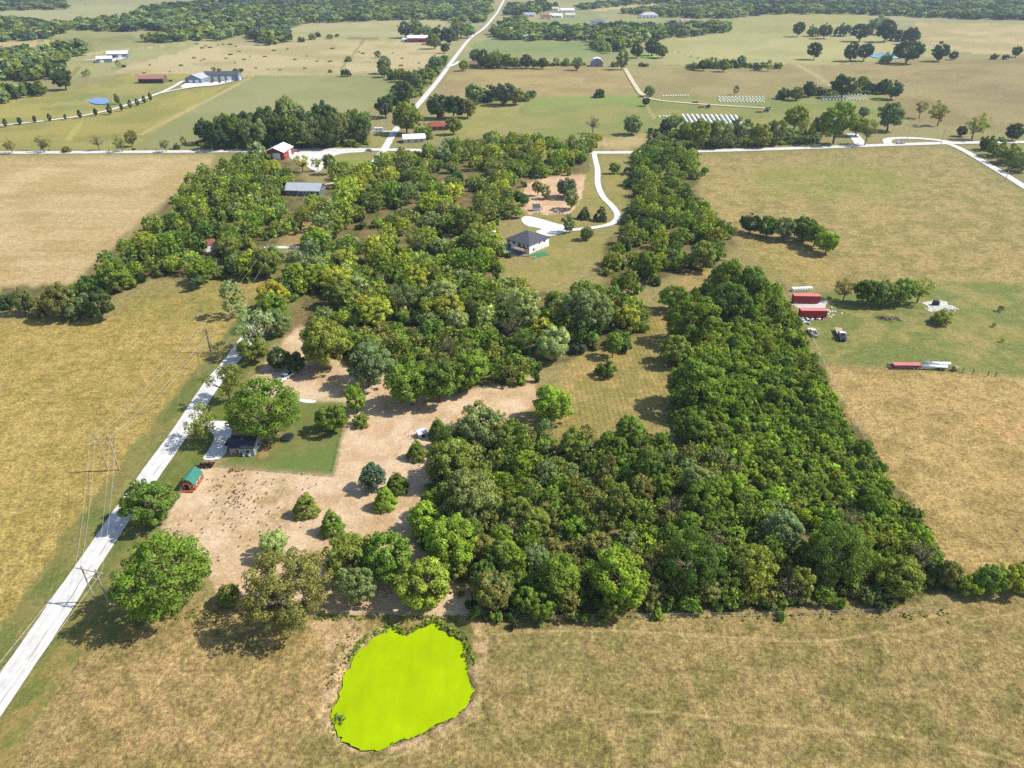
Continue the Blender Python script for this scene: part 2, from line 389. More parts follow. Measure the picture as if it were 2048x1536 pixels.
field([(-900, 660), (-900, 1500), (0, 1330), (135, 1152), (272, 955), (410, 768), (470, 690), (520, 600), (520, 565), (480, 565), (200, 640), (0, 640)], (196, 174, 96), (182, 164, 84), 5, 1, 1.0, seed=44, bias=.52)
field([(250, 590), (420, 570), (510, 566), (480, 620), (330, 650), (240, 640)], (178, 164, 84), (160, 154, 76), 6, 3, .9, seed=45, soft=5)
# house lawn, clearings
field([(1180, 310), (1262, 318), (1262, 420), (1215, 480), (1210, 520), (1110, 580), (970, 565), (985, 490), (1045, 452), (1060, 425), (1150, 440), (1165, 350)], (156, 154, 82), (172, 160, 92), 7, 1, .55, seed=46)
field([(1010, 505), (1060, 510), (1050, 540), (990, 525)], (176, 150, 96), (160, 154, 84), 4, 2, .6, seed=47, soft=3)
field([(1038, 395), (1055, 368), (1100, 352), (1170, 350), (1165, 395), (1140, 428), (1056, 428), (1045, 415)], (228, 192, 150), (214, 174, 128), 6, 1, .35, cls=1, seed=48)
field([(1325, 575), (1420, 530), (1450, 545), (1405, 600), (1320, 605)], (192, 168, 104), (170, 156, 88), 5, 1, .8, seed=49)
field([(1140, 710), (1230, 700), (1290, 640), (1320, 600), (1345, 640), (1345, 780), (1310, 860), (1200, 900), (1080, 880), (1050, 840), (1100, 790)], (178, 160, 92), (160, 150, 80), 6, 1, .75, cls=2, seed=50)
field([(1110, 770), (1150, 735), (1260, 700), (1240, 730), (1170, 745), (1130, 790)], (206, 174, 110), (176, 158, 90), 4, 1.5, .7, seed=51, soft=3, strength=.8)
field([(1480, 480), (1600, 470), (1700, 560), (1600, 580), (1540, 550)], (186, 168, 98), (166, 156, 84), 6, 2, 1.0, seed=52)
# woodland floors
WOODFLOOR = [[(1045, 860), (1180, 870), (1320, 880), (1420, 870), (1345, 780), (1335, 640), (1440, 545), (1560, 575), (1650, 760), (1860, 1080), (1890, 1190), (1500, 1225), (1040, 1240), (960, 1190), (880, 1090), (860, 930), (960, 850)],
             [(650, 480), (980, 470), (985, 560), (1110, 590), (1200, 560), (1300, 620), (1290, 670), (1130, 720), (1060, 745), (900, 800), (700, 770), (640, 700), (560, 650), (570, 580)],
             [(400, 350), (540, 295), (600, 330), (620, 420), (560, 480), (540, 540), (280, 565), (150, 620), (0, 620), (0, 580), (150, 570), (280, 460)],
             [(640, 375), (790, 305), (1000, 275), (1180, 285), (1175, 345), (1050, 355), (1020, 430), (900, 475), (650, 480)],
             [(1262, 300), (1390, 300), (1400, 400), (1470, 490), (1400, 540), (1200, 575), (1200, 510), (1250, 440)],
             [(400, 260), (740, 250), (735, 292), (400, 296)]]
for i, wp in enumerate(WOODFLOOR): field(wp, (146, 130, 82), (112, 112, 60), 4, 4, .8, seed=70 + i, soft=1)
# foreground pasture
field([(-900, 1700), (-900, 1560), (0, 1437), (190, 1210), (260, 1230), (440, 1195), (640, 1228), (1000, 1236), (1500, 1222), (1890, 1205), (2500, 1190), (2500, 1900), (-900, 1900)], (178, 158, 100), (146, 138, 76), 3.5, .8, 1.0, seed=80, bias=.52, mixk=.2)
field([(60, 1536), (200, 1300), (420, 1220), (700, 1250), (690, 1420), (560, 1536)], (200, 170, 112), (172, 152, 92), 3, 3, 1.0, seed=81, soft=10, strength=.75)
field([(960, 1250), (1250, 1245), (1280, 1330), (1120, 1360), (980, 1340)], (150, 144, 84), (172, 152, 100), 5, 4, .9, seed=82, soft=12, strength=.8)
field([(620, 1235), (960, 1240), (975, 1280), (960, 1420), (830, 1500), (700, 1505), (640, 1430), (660, 1330)], (214, 186, 138), (166, 148, 88), 2.0, 1.2, .9, seed=83, soft=2, bias=.6)
field([(700, 1300), (790, 1250), (880, 1235), (945, 1250), (955, 1330), (900, 1300), (800, 1280), (730, 1340)], (120, 128, 58), (160, 142, 80), 2, 1, .9, seed=84, soft=2)
# yards: bare earth and lawn
DIRT = [[(322, 1062), (345, 1010), (372, 965), (400, 928), (440, 934), (666, 952), (690, 852), (696, 810), (600, 800), (480, 790), (500, 765), (560, 690), (590, 655), (640, 650), (700, 745), (800, 740), (900, 790), (1060, 750), (1080, 800), (1010, 850), (890, 860), (880, 930), (850, 1000), (820, 1080), (900, 1150), (1010, 1236), (640, 1228), (560, 1210), (440, 1195), (400, 1110)]]
for dp in DIRT: field(dp, (228, 198, 156), (206, 172, 124), 6, .7, .45, cls=1, seed=90, bias=.56, mixk=.2)
field([(430, 990), (560, 960), (600, 1040), (480, 1060), (410, 1040)], (190, 162, 108), (224, 192, 148), 4, 3, .6, seed=91, soft=4, bias=.5)
field([(640, 860), (720, 850), (800, 820), (860, 840), (800, 900), (700, 920)], (206, 168, 124), (230, 200, 158), 5, 3, .4, seed=92, soft=4, strength=.7)
field([(436, 931), (470, 905), (524, 890), (560, 870), (590, 806), (690, 806), (689, 850), (668, 951), (560, 943)], (118, 142, 70), (140, 142, 76), 5, .3, .35, cls=3, seed=93, bias=.55)
field([(600, 812), (690, 810), (688, 850), (640, 880), (600, 860)], (128, 132, 68), None, 5, 2, .35, seed=94, soft=5, strength=.8)
field([(522, 900), (560, 872), (575, 880), (545, 905), (505, 935), (498, 930)], (176, 150, 96), (136, 138, 70), 2, .6, .5, seed=95, soft=1)
# lane verges
dl = dist(LANE, 30)
near = GY < 300
jv = (fbm(GX / 4, GY / 4, 120, 3) - .5) * 2
m = blur(((dl < 9.5 + 2.2 * jv) & (GX < LANE[4].x + 200) & near).astype(float), 1)
side = np.zeros(GX.shape)
for wgt, (ca, cb) in ((1, ((146, 144, 80), (126, 138, 68))),):
    q = sstep(.4, .6, fbm(GX / 5, GY / 9, 121, 4))[..., None]
    c = (lin(ca) * (1 - q) + lin(cb) * q) * GK
    left = (PU < 1100)
    mm = (m * left * (CLS == 0))[..., None]; BASE = BASE * (1 - mm) + c * mm; ROUGH = ROUGH * (1 - mm[..., 0]) + .55 * mm[..., 0]
field([(20, 1536), (0, 1536), (-200, 1650), (0, 1445), (150, 1240), (205, 1200), (250, 1240), (150, 1330), (70, 1430)], (132, 140, 66), (166, 150, 84), 4, 1, .6, seed=97, soft=3)
field([(205, 1215), (250, 1230), (275, 1250), (215, 1290), (180, 1280)], (120, 134, 60), (150, 146, 74), 4, 1, .6, seed=98, soft=3, strength=.8)
field([(370, 905), (400, 850), (440, 800), (470, 780), (480, 810), (452, 850), (425, 895), (390, 945), (345, 1010), (320, 1010)], (130, 142, 66), (116, 134, 56), 4, .6, .45, seed=99)
for pth, wdt in ((COUNTY, 13), (EASTLANE, 8), (DRIVE, 2.6)):
    dd = dist(pth, 30); mm = (blur((dd < wdt).astype(float), 2) * (.75 if pth is not DRIVE else .5))[..., None]
    BASE = BASE * (1 - mm) + lin((152, 150, 84)) * GK * mm
for a, b, wdt, cc in (((278, 270), (510, 150), 4, (204, 184, 120)), ((136, 280), (160, 245), 4, (196, 184, 90)), ((1600, 132), (1664, 170), 7, (200, 178, 116)), ((680, 140), (728, 78), 3, (160, 146, 96)), ((160, 132), (128, 168), 4, (150, 140, 80)), ((1295, 88), (1400, 118), 3, (140, 132, 80)), ((1285, 195), (1310, 240), 2.5, (190, 172, 110)), ((540, 78), (905, 76), 5, (140, 128, 80))):
    dd = dist([P(*a), P(*b)], 40); mm = ((dd < wdt * .6).astype(float) * .8)[..., None]
    BASE = BASE * (1 - mm) + lin(cc) * GK * mm
# thin trodden cattle paths in the front pasture
for pts in ([(1230, 1262), (1300, 1264), (1500, 1278), (1640, 1286), (1760, 1266), (1860, 1236), (1900, 1220)], [(1770, 1286), (1880, 1262), (1960, 1236), (2048, 1225)], [(1230, 1418), (1390, 1428), (1480, 1446), (1660, 1460), (1860, 1480), (2048, 1530)], [(1010, 1462), (1060, 1520), (1090, 1545)], [(560, 1540), (600, 1475), (650, 1420)], [(950, 1440), (830, 1500), (720, 1540)], [(980, 1270), (1060, 1262), (1230, 1262)]):
    dd = dist(path(pts), 8); mm = (sstep(.42, .1, dd + .5 * (fbm(GX / 1.5, GY / 1.5, 130, 2) - .5)) * .42)[..., None]
    BASE = BASE * (1 - mm) + lin((222, 196, 138)) * GK * mm; ROUGH = ROUGH * (1 - mm[..., 0] * .5)
# mower stripes in the clearing and beside the drive; swath lines in the hay fields
k = (CLS == 2); st = .5 + .5 * np.sin((GX + .03 * GY + .6 * (fbm(GX / 7, GY / 20, 140, 2) - .5)) * 2 * math.pi / 1.55)
BASE[k] *= (1 + (st[k][:, None] - .5) * .30)
k = inpoly(PU, PV, [(1165, 340), (1250, 320), (1240, 420), (1150, 440)]); st2 = np.sin(GX * 2 * math.pi / 2.4)
BASE[k] *= (1 + st2[k][:, None] * .07)
k = inpoly(PU, PV, [(0, 312), (420, 310), (200, 560), (0, 575)]); n = fbm(GX / 40, GY / 3.2, 141, 4)
BASE[k] *= (1 + (n[k][:, None] - .5) * .30)
k = inpoly(PU, PV, [(-400, 650), (520, 566), (410, 768), (135, 1152), (-400, 1500)]); n = fbm((GX * .94 + GY * .34) / 1.1, (GY * .94 - GX * .34) / 14, 142, 3)
BASE[k] *= (1 + (n[k][:, None] - .5) * .22)
gm = BASE.mean(-1, keepdims=True); BASE = gm + (BASE - gm) * .92
BASE *= np.where((CLS == 1)[..., None], np.array([1.10, 1.08, 1.10]), 1 - np.array([-.02, .06, .12]) * sstep(800, 250, GD)[..., None])
n = fbm(GX / 90, GY / 90, 143, 3); BASE *= (1 + (n[..., None] - .5) * .14)
# hatch of scattered greener tufts in the pastures
n = vnoise(GX / 1.7, GY / 1.7, 144) * vnoise(GX / .8, GY / .8, 145); q = (sstep(.42, .62, n) * sstep(.7, 1.0, ROUGH) * .3 * sstep(700, 200, GD))[..., None]
BASE = BASE * (1 - q) + lin((112, 112, 54)) * GK * q

# relief: tufts, lane bed, pond basin
POND_PX = [(1090, 415), (1150, 455), (1210, 478), (1260, 450), (1330, 410), (1400, 378), (1440, 380), (1470, 420), (1540, 470), (1600, 490), (1660, 530), (1668, 590), (1655, 640), (1695, 690), (1690, 760), (1710, 840), (1740, 900), (1730, 960), (1680, 1040), (1620, 1100), (1540, 1150), (1400, 1215), (1280, 1260), (1150, 1310), (1000, 1370), (920, 1392), (820, 1390), (730, 1350), (670, 1300), (640, 1240), (625, 1160), (610, 1100), (612, 1040), (650, 970), (690, 900), (700, 800), (740, 720), (800, 640), (860, 550), (950, 490), (1040, 440)]
POND = [(512 + a / 4, 1152 + b / 4) for a, b in POND_PX]
BLUEPOND = [(197 + 22 * math.cos(t), 201.5 + 6.5 * math.sin(t) * (1 + .25 * math.cos(t))) for t in np.arange(0, 6.28, .4)]
TEALPOND = [(1738, 108), (1760, 105), (1790, 107), (1806, 113), (1798, 117), (1770, 116), (1745, 115)]
GREENPOND = [(1270, 110), (1290, 108), (1316, 113), (1310, 116), (1285, 115)]
tuft = (fbm(GX / .9, GY / .9, 150, 2) - .5) * .30 * sstep(.45, 1.0, ROUGH) * sstep(230, 120, GD)
bed = np.zeros(GX.shape)
for pth, wdt in ((LANE, 3.1), (COUNTY, 4.6), (EASTLANE, 2.9), (DRIVE, 2.0)):
    dd = dl if pth is LANE else dist(pth, 30); kk = sstep(wdt + 1.6, wdt + .3, dd); bed = np.maximum(bed, kk)
basin = np.zeros(GX.shape)
pm = blur(inpoly(PU, PV, POND).astype(float), 3)
for pl in (BLUEPOND, TEALPOND, GREENPOND): basin = np.maximum(basin, blur(inpoly(PU, PV, pl).astype(float), 1) * 1.6)
GZ2 = GZ + tuft * (1 - bed) - .12 * bed - pm * 1.1 - basin
GMAT = ground_mat()
ny, nx = GX.shape; idx = np.arange(ny * nx).reshape(ny, nx)
quads = np.stack([idx[:-1, :-1], idx[:-1, 1:], idx[1:, 1:], idx[1:, :-1]], -1).reshape(-1, 4)
fc = np.median(np.stack([CLS[:-1, :-1], CLS[:-1, 1:], CLS[1:, 1:]], -1), -1).ravel()
gv = np.stack([GX, GY, GZ2], -1).reshape(-1, 3); gc = BASE.reshape(-1, 3); gr = ROUGH.ravel()
paddock = inpoly(PU, PV, [(1000, 330), (1200, 330), (1200, 440), (1000, 440)])[:-1, :-1].ravel()
for nm, sel, lab in (('ground', fc == 0, 'dry tan and olive pastures reaching to the far woods'), ('dirt_yard', (fc == 1) & ~paddock, 'bare pinkish earth yard between the lane and the thicket'),
                     ('horse_paddock', (fc == 1) & paddock, 'bare earth horse paddock behind the white house'), ('mown_clearing', fc == 2, 'mown straw coloured clearing inside the wood'), ('lawn', fc == 3, 'fenced green lawn beside the small metal house')):
    q = quads[sel]; used, inv = np.unique(q, return_inverse=True)
    me = npmesh(nm, gv[used], inv.reshape(-1, 4), GMAT, True)
    fattr(me, 'Col', np.clip(gc[used], .005, .9), 'FLOAT_COLOR'); fattr(me, 'rough', gr[used])
    tag(addmesh(nm, me), lab, None, None, 'structure')

# ------------------------------------------------------------------ road sheets, pads, water
WHITE_GRAVEL = gravel_mat('limestone_gravel', (206, 202, 195)); PAD_GRAVEL = gravel_mat('pad_gravel', (208, 205, 199), False)
RUBBLE = gravel_mat('rubble', (188, 184, 174), False); PALE_TRACK = gravel_mat('pale_track', (196, 182, 150), False)
def ribbon(name, pts, width, mat, label, off=.05):
    pts = [Vector(p) for p in pts]; q = [pts[0]]
    for a, b in zip(pts[:-1], pts[1:]):
        n = max(1, int((b - a).length / (3.0 if a.y < 400 else 12.0)))
        q += [a.lerp(b, (i + 1) / n) for i in range(n)]
    V, Fq, A = [], [], []
    m = 7
    for i, p in enumerate(q):
        d = (q[min(i + 1, len(q) - 1)] - q[max(i - 1, 0)]); d.z = 0; d.normalize(); nrm = Vector((d.y, -d.x, 0))
        for j in range(m):
            t = j / (m - 1); ww = width * (1 + .09 * (float(vnoise(i * .9, 1.5 if t < .5 else 7.5, 3)) - .5) + .06 * (float(vnoise(i * .21, 4.5, 3)) - .5))
            x = p + nrm * ((t - .5) * ww); D = math.hypot(x.x, x.y)
            V.append((x.x, x.y, float(hz(x.x, x.y)) + off + (.0006 * max(0, D - 400)) + .06 * (1 - (2 * t - 1) ** 2))); A.append(t)
        if i: Fq += [((i - 1) * m + j, (i - 1) * m + j + 1, i * m + j + 1, i * m + j) for j in range(m - 1)]
    me = npmesh(name, V, Fq, mat, True); fattr(me, 'across', np.array(A)); return tag(addmesh(name, me), label, None, None, 'structure')
def sheet(name, px, mat, label, off=.06, smooth=2, solid=False, jitter=0.0, dens=None):
    pts = chaikin([P(u, v) for u, v in px], smooth, True)
    if jitter: pts = [Vector((p.x + jitter * (float(vnoise(i * .61, 3.3, 7)) - .5), p.y + jitter * (float(vnoise(i * .53, 9.3, 8)) - .5), p.z)) for i, p in enumerate(pts)]
    z = [float(hz(p.x, p.y)) + off for p in pts]
    import bmesh
    bm = bmesh.new(); vs = [bm.verts.new((p.x, p.y, zz)) for p, zz in zip(pts, z)]
    es = [bm.edges.new((vs[i], vs[(i + 1) % len(vs)])) for i in range(len(vs))]
    bmesh.ops.triangle_fill(bm, edges=es, use_beauty=True, normal=(0, 0, 1))
    for f in bm.faces:
        if f.normal.z < 0: f.normal_flip()
    me = bpy.data.meshes.new(name); bm.to_mesh(me); bm.free(); me.materials.append(mat)
    return tag(addmesh(name, me), label, None, None, 'structure')
ribbon('lane', LANE, 5.3, WHITE_GRAVEL, 'pale lane running from the bottom left corner to the far hills')
ribbon('county_road', COUNTY, 7.4, WHITE_GRAVEL, 'pale road crossing the picture from side to side', .07)
ribbon('side_road', EASTLANE, 5.0, WHITE_GRAVEL, 'pale side road leaving the crossing road at the right edge', .06)
ribbon('driveway', DRIVE, 3.4, PAD_GRAVEL, 'winding white gravel driveway to the white house')
ribbon('driveway', FARMDR, 4.2, PAD_GRAVEL, 'white farm driveway lined with small dark trees', .3)
ribbon('driveway', FARMDR2, 4.0, PAD_GRAVEL, 'short white spur of the farm driveway to the long shop', .4)
ribbon('farm_track', TRACK, 4.6, PALE_TRACK, 'pale two rut farm track past the bale rows', .3)
ribbon('driveway', SIDEDR, 6.0, PAD_GRAVEL, 'short white driveway with a parked camper near the crossroads', .1)
ribbon('driveway', LOOPDR, 6.0, PAD_GRAVEL, 'white loop driveway off the crossing road on the right', .12)
ribbon('driveway', HOUSEDR, 8.0, PAD_GRAVEL, 'short white driveway under the roadside trees on the right', .12)
ribbon('driveway', WESTDR, 3.0, PAD_GRAVEL, 'narrow white driveway from the lane to the white walled shed')
ribbon('driveway', FARDR, 5.0, PAD_GRAVEL, 'short pale driveway off the far lane to the brown house', .4)
ribbon('driveway', SHOPDR, 3.0, PALE_TRACK, 'thin pale path to the grey roofed house')
ribbon('driveway', GARAGEDR, 6.0, PAD_GRAVEL, 'pale drive in front of the two white roofed sheds', .5)
sheet('gravel_pad', [(1041, 440), (1046, 433), (1056, 432), (1080, 437), (1112, 447), (1140, 453), (1150, 459), (1128, 466), (1100, 473), (1088, 471), (1068, 463), (1086, 458.5), (1072, 455), (1052, 452)], PAD_GRAVEL, 'white gravel turning pad behind the white house', .075, 1)
sheet('gravel_pad', [(414, 843), (436, 841), (462, 843), (462, 870), (455, 890), (452, 912), (430, 922), (404, 922), (412, 905), (420, 890), (428, 875), (420, 858), (396, 850)], PAD_GRAVEL, 'white gravel parking patch beside the small metal house', .075, 1, jitter=1.2)
sheet('gravel_pad', [(577, 318), (586, 303), (600, 297), (735, 297), (738, 304), (690, 306), (665, 312), (648, 330), (640, 345), (622, 340), (604, 322)], PAD_GRAVEL, 'broad white gravel lot in front of the red shop', .09, 1)
sheet('gravel_pad', [(365, 170), (380, 164), (420, 166), (452, 163), (468, 158), (472, 162), (440, 169), (400, 174), (360, 178)], PAD_GRAVEL, 'white gravel apron in front of the long grey shop', .55, 1)
sheet('gravel_pad', [(205, 124), (250, 112), (262, 114), (228, 124)], PAD_GRAVEL, 'white apron by the two white roofed sheds', .6, 1)
sheet('gravel_pad', [(1583, 608), (1600, 602), (1650, 600), (1662, 606), (1652, 614), (1640, 620), (1590, 616)], RUBBLE, 'crushed white stone between the two red trailers', .08, 2, jitter=3)
sheet('gravel_pad', [(1846, 606), (1862, 600), (1892, 602), (1900, 612), (1928, 622), (1900, 620), (1880, 627), (1856, 622)], RUBBLE, 'spilled white gravel round the black water tank', .08, 2, jitter=3.5)
sheet('gravel_pad', [(596, 800), (605, 797), (634, 801), (630, 806), (604, 807)], PAD_GRAVEL, 'white gravel strip at the back edge of the lawn', .08, 1, jitter=.8)
def water(name, rgb, rough, var):
    m, nt, b = newmat(name); pos = N(nt, 'ShaderNodeNewGeometry').outputs['Position']
    c = lin(rgb); f = noise(nt, pos, .12, 5, .6)
    mp = N(nt, 'ShaderNodeMapping'); mp.inputs['Scale'].default_value = (.5, .14, 1); nt.links.new(pos, mp.inputs['Vector'])
    g = noise(nt, mp.outputs[0], 1.1, 4, .6)
    col = mixc(nt, 'MULTIPLY', 1.0, c, mixc(nt, 'MULTIPLY', 1.0, ramp(nt, f, .3, .7, 1 - var, 1 + var), ramp(nt, g, .3, .7, 1 - var * .7, 1 + var * .7)))
    nt.links.new(col, b.inputs['Base Color']); b.inputs['Roughness'].default_value = rough; b.inputs['Specular IOR Level'].default_value = .03 if rough > .3 else .5
    if rough > .3:
        bp = N(nt, 'ShaderNodeBump'); bp.inputs['Strength'].default_value = .15; bp.inputs['Distance'].default_value = .03
        nt.links.new(noise(nt, pos, 9, 3), bp.inputs['Height']); nt.links.new(bp.outputs[0], b.inputs['Normal'])
    return m
sheet('pond', POND, water('duckweed', (146, 168, 0), .85, .10), 'pond covered in bright lime green duckweed', -.22, 2, jitter=1.1)
sheet('pond', BLUEPOND, water('blue_water', (70, 110, 175), .12, .15), 'small blue pond beside the farm driveway', -.15, 1)
sheet('pond', TEALPOND, water('teal_water', (120, 178, 178), .2, .1), 'pale turquoise pond between far round trees', -.05, 1)
sheet('pond', GREENPOND, water('far_duckweed', (150, 190, 70), .6, .1), 'tiny bright green pond under the far trees', .1, 1)

# ------------------------------------------------------------------ trees: crown and trunk prototypes (crown width = 1)
def rdir(n, rng):
    d = rng.normal(size=(n, 3)); return d / np.linalg.norm(d, axis=1, keepdims=True)
def leaves(blobs, per, size, rng, up=.25, aspect=1.5, centre=(0, 0, .6), flat=.55, drop=0.0):
    Pn, Nn, S, TN = [], [], [], []
    for (c, r, tone) in blobs:
        n = max(3, int(per * (r / .16) ** 2)); d = rdir(n, rng); d[:, 2] += up * .4; d /= np.linalg.norm(d, axis=1, keepdims=True)
        rad = np.array([r, r, r * .85]); q = np.asarray(c) + d * rad * (.72 + .42 * rng.random((n, 1)))
        q[:, 2] -= drop * rng.random(n)
        Pn.append(q); Nn.append(d); S.append(size * (.65 + .7 * rng.random(n))); TN.append(tone * (.62 + .76 * rng.random(n)))
    q = np.concatenate(Pn); d = np.concatenate(Nn); s = np.concatenate(S); tn = np.concatenate(TN); n = len(q)
    nr = d + flat * rdir(n, rng) + np.array([0, 0, .25]); nr /= np.linalg.norm(nr, axis=1, keepdims=True)
    t1 = np.cross(nr, rdir(n, rng)); t1 /= np.linalg.norm(t1, axis=1, keepdims=True) + 1e-9; t2 = np.cross(nr, t1)
    a = s[:, None] * aspect * .5; b = s[:, None] * .5
    V = np.stack([q - t1 * a, q - t2 * b * 1.1 + t1 * a * .1, q + t1 * a, q + t2 * b * 1.1 + t1 * a * .1], 1).reshape(-1, 3)
    cen = np.asarray(centre); o = q - cen; o /= np.linalg.norm(o, axis=1, keepdims=True) + 1e-9
    sh = d * .75 + o * .35 + nr * .55; sh /= np.linalg.norm(sh, axis=1, keepdims=True)
    return V, np.arange(4 * n).reshape(-1, 4), np.repeat(sh, 4, 0), np.repeat(tn, 4)
def tint_of(tn, rng):                                  # per-leaf tone plus a little hue drift
    n = len(tn) // 4; h = np.repeat(rng.normal(0, .07, n), 4)
    return np.clip(np.stack([tn * (1 + h), tn, tn * (1 - h)], -1), 0, 2)
def leafmesh(name, V, Fq, Nn, tint):
    me = npmesh(name, V, Fq, LEAF, True); fattr(me, 'tint', tint, 'FLOAT_COLOR')
    a = me.attributes.new('custom_normal', 'FLOAT_VECTOR', 'POINT'); a.data.foreach_set('vector', np.asarray(Nn, np.float32).ravel()); me.update(); return me
def blobset(kind, rng):
    B = []
    if kind in ('oak', 'round', 'tall', 'airy', 'big'):
        n = {'oak': 95, 'round': 90, 'tall': 90, 'airy': 42, 'big': 190}[kind]; hr = {'oak': .95, 'round': .92, 'tall': 1.35, 'airy': 1.15, 'big': .95}[kind]
        zc = {'oak': .52, 'round': .47, 'tall': .72, 'airy': .66, 'big': .53}[kind]; zr = {'oak': .43, 'round': .44, 'tall': .62, 'airy': .46, 'big': .42}[kind]
        off = rng.normal(0, .05, 3); lob = rng.random(8) * 6.28; k1 = {'big': .75}.get(kind, 1.0)
        bm_s = rdir(9, rng); bm_h = rng.uniform(-.22, .26, 9)           # a few big lobes and hollows break the outline
        for i in range(n):
            d = rdir(1, rng)[0]; d[2] = d[2] * .95 + .10
            wob = 1 + float(np.sum(bm_h * np.exp(-((bm_s - d) ** 2).sum(1) / .35)))
            rr = (.60 + .46 * rng.random() ** .6) if kind != 'airy' else (.25 + .8 * rng.random() ** .5)
            r = rng.uniform(.055, .115) * k1
            B.append((np.array([d[0] * (.5 - r) * rr * wob, d[1] * (.5 - r) * rr * wob, zc + d[2] * (zr - r * .5) * rr * wob]) + off * .4, r, rng.uniform(.78, 1.2)))
        return B, hr, (0, 0, zc - .08)
    if kind == 'cedar':
        hr = 1.35
        for z in np.arange(.12, 1.3, .075):
            R = .46 * (1 - (z - .1) / 1.28) ** .75
            m = max(1, int(11 * R / .4))
            for i in range(m):
                a = rng.random() * 6.28; B.append((np.array([math.cos(a) * R * .8, math.sin(a) * R * .8, z + rng.uniform(-.04, .04)]), rng.uniform(.06, .11) * (.6 + R), rng.uniform(.8, 1.2)))
        return B, hr, (0, 0, .45)
    if kind == 'column':
        hr = 1.75
        for z in np.arange(.3, 1.65, .1):
            R = .42 * math.sin(math.pi * min(1, (z - .2) / 1.5)) ** .7
            for i in range(4):
                a = rng.random() * 6.28; B.append((np.array([math.cos(a) * R * .75, math.sin(a) * R * .75, z]), .13, rng.uniform(.85, 1.15)))
        return B, hr, (0, 0, .9)
    hr = .72                                            # shrub
    for i in range(52):
        a = rng.random() * 6.28; R = .44 * rng.random() ** .5
        B.append((np.array([math.cos(a) * R, math.sin(a) * R, rng.uniform(.08, .66) * (1 - R * .9) + (.12 if rng.random() < .15 else 0)]), rng.uniform(.055, .12), rng.uniform(.78, 1.2)))
    return B, hr, (0, 0, .2)
def tubes(segs, n=6):
    mb = MB()
    for a, b, r0, r1 in segs: mb.cyl(a, b, r0, r1, n, False)
    return mb
def trunkmesh(name, B, kind, rng):
    segs = []
    if kind in ('cedar', 'column'): segs.append(((0, 0, -.03), (0, 0, 1.0), .03, .008))
    elif kind == 'shrub':
        for i in range(6):
            b = B[rng.integers(len(B))][0]; segs.append(((b[0] * .15, b[1] * .15, -.03), tuple(b), .014, .005))
    else:
        zt = .34 if kind != 'tall' else .5
        lean = rng.normal(0, .03, 2); t = (lean[0], lean[1], zt); segs.append(((0, 0, -.03), (lean[0] * .4, lean[1] * .4, zt * .5), .036, .029)); segs.append(((lean[0] * .4, lean[1] * .4, zt * .5), t, .029, .024))
        main = rng.choice(len(B), 10 if kind != 'airy' else 24, replace=False)
        for j in main:
            b = B[j][0]; mid = np.array(t) * .5 + b * .5 + rng.normal(0, .03, 3); mid[2] -= .02
            segs.append((t, tuple(mid), .017, .011)); segs.append((tuple(mid), tuple(b), .011, .004))
            if kind == 'airy':
                for k in range(3): segs.append((tuple(b), tuple(b + rng.normal(0, .07, 3) + np.array([0, 0, .05])), .004, .0015))
    ob = tubes(segs).build(name, BARK, None, True); me = ob.data; bpy.data.objects.remove(ob); return me
PROTO = {}
SPEC = {'oak': (8, 320, .031, 0), 'big': (4, 420, .0195, 0), 'round': (5, 330, .031, 0), 'tall': (4, 300, .032, 0), 'airy': (4, 150, .031, 0), 'cedar': (4, 260, .033, .02), 'column': (2, 90, .075, 0), 'shrub': (6, 260, .037, 0)}
for kind, (nv, per, size, drop) in SPEC.items():
    PROTO[kind] = []
    for i in range(nv):
        rng = np.random.default_rng(100 + i * 7 + len(kind) * 31); B, hr, cen = blobset(kind, rng)
        V, Fq, Nn, tn = leaves(B, per, size, rng, centre=cen, drop=drop)
        me = leafmesh('crown', V, Fq, Nn, tint_of(tn, rng)); tm = trunkmesh('trunk', B, kind, rng)
        PROTO[kind].append((tm, me, hr))
rng = np.random.default_rng(5)                          # bare tree: branches only, very few leaves
B, hr, cen = blobset('airy', rng)
V, Fq, Nn, tn = leaves(B, 7, .04, rng, centre=cen)
segs = [((0, 0, -.03), (0, 0, .4), .036, .026)]
for b, r, _ in B:
    mid = np.array((0, 0, .4)) * .45 + b * .55; segs += [((0, 0, .4), tuple(mid), .016, .009), (tuple(mid), tuple(b), .009, .004)]
    for k in range(5):
        e = b + rng.normal(0, .09, 3) + np.array([0, 0, .04]); segs.append((tuple(b), tuple(e), .004, .002))
ob = tubes(segs, 5).build('trunk', BARK, None, True); tm = ob.data; bpy.data.objects.remove(ob)
PROTO['bare'] = [(tm, leafmesh('crown', V, Fq, Nn, tint_of(tn, rng)), hr)]

FK = 1.24                                                # photo brightness -> leaf albedo
PAL = {'green': (112, 134, 52), 'bright': (132, 154, 54), 'dark': (76, 94, 54), 'olive': (122, 132, 60), 'yellow': (156, 160, 62), 'ygreen': (140, 152, 60), 'grey': (122, 136, 86), 'brown': (124, 126, 70), 'pale': (152, 164, 104), 'blue': (86, 104, 80), 'deep': (96, 118, 52), 'gold': (180, 170, 60)}
WORD = {'green': 'green', 'bright': 'bright green', 'dark': 'dark green', 'olive': 'olive green', 'yellow': 'yellowish', 'ygreen': 'yellow green', 'grey': 'grey green', 'brown': 'brownish', 'pale': 'pale green', 'blue': 'bluish green', 'deep': 'deep green', 'gold': 'golden yellow'}
def leafcol(key, rng, j=.09):
    c = lin(PAL[key]) * FK * (1 + rng.normal(0, j)); h = rng.normal(0, .05); return (float(c[0] * (1 + h)), float(c[1]), float(c[2] * (1 - h)), 1)
TR = np.random.default_rng(77)
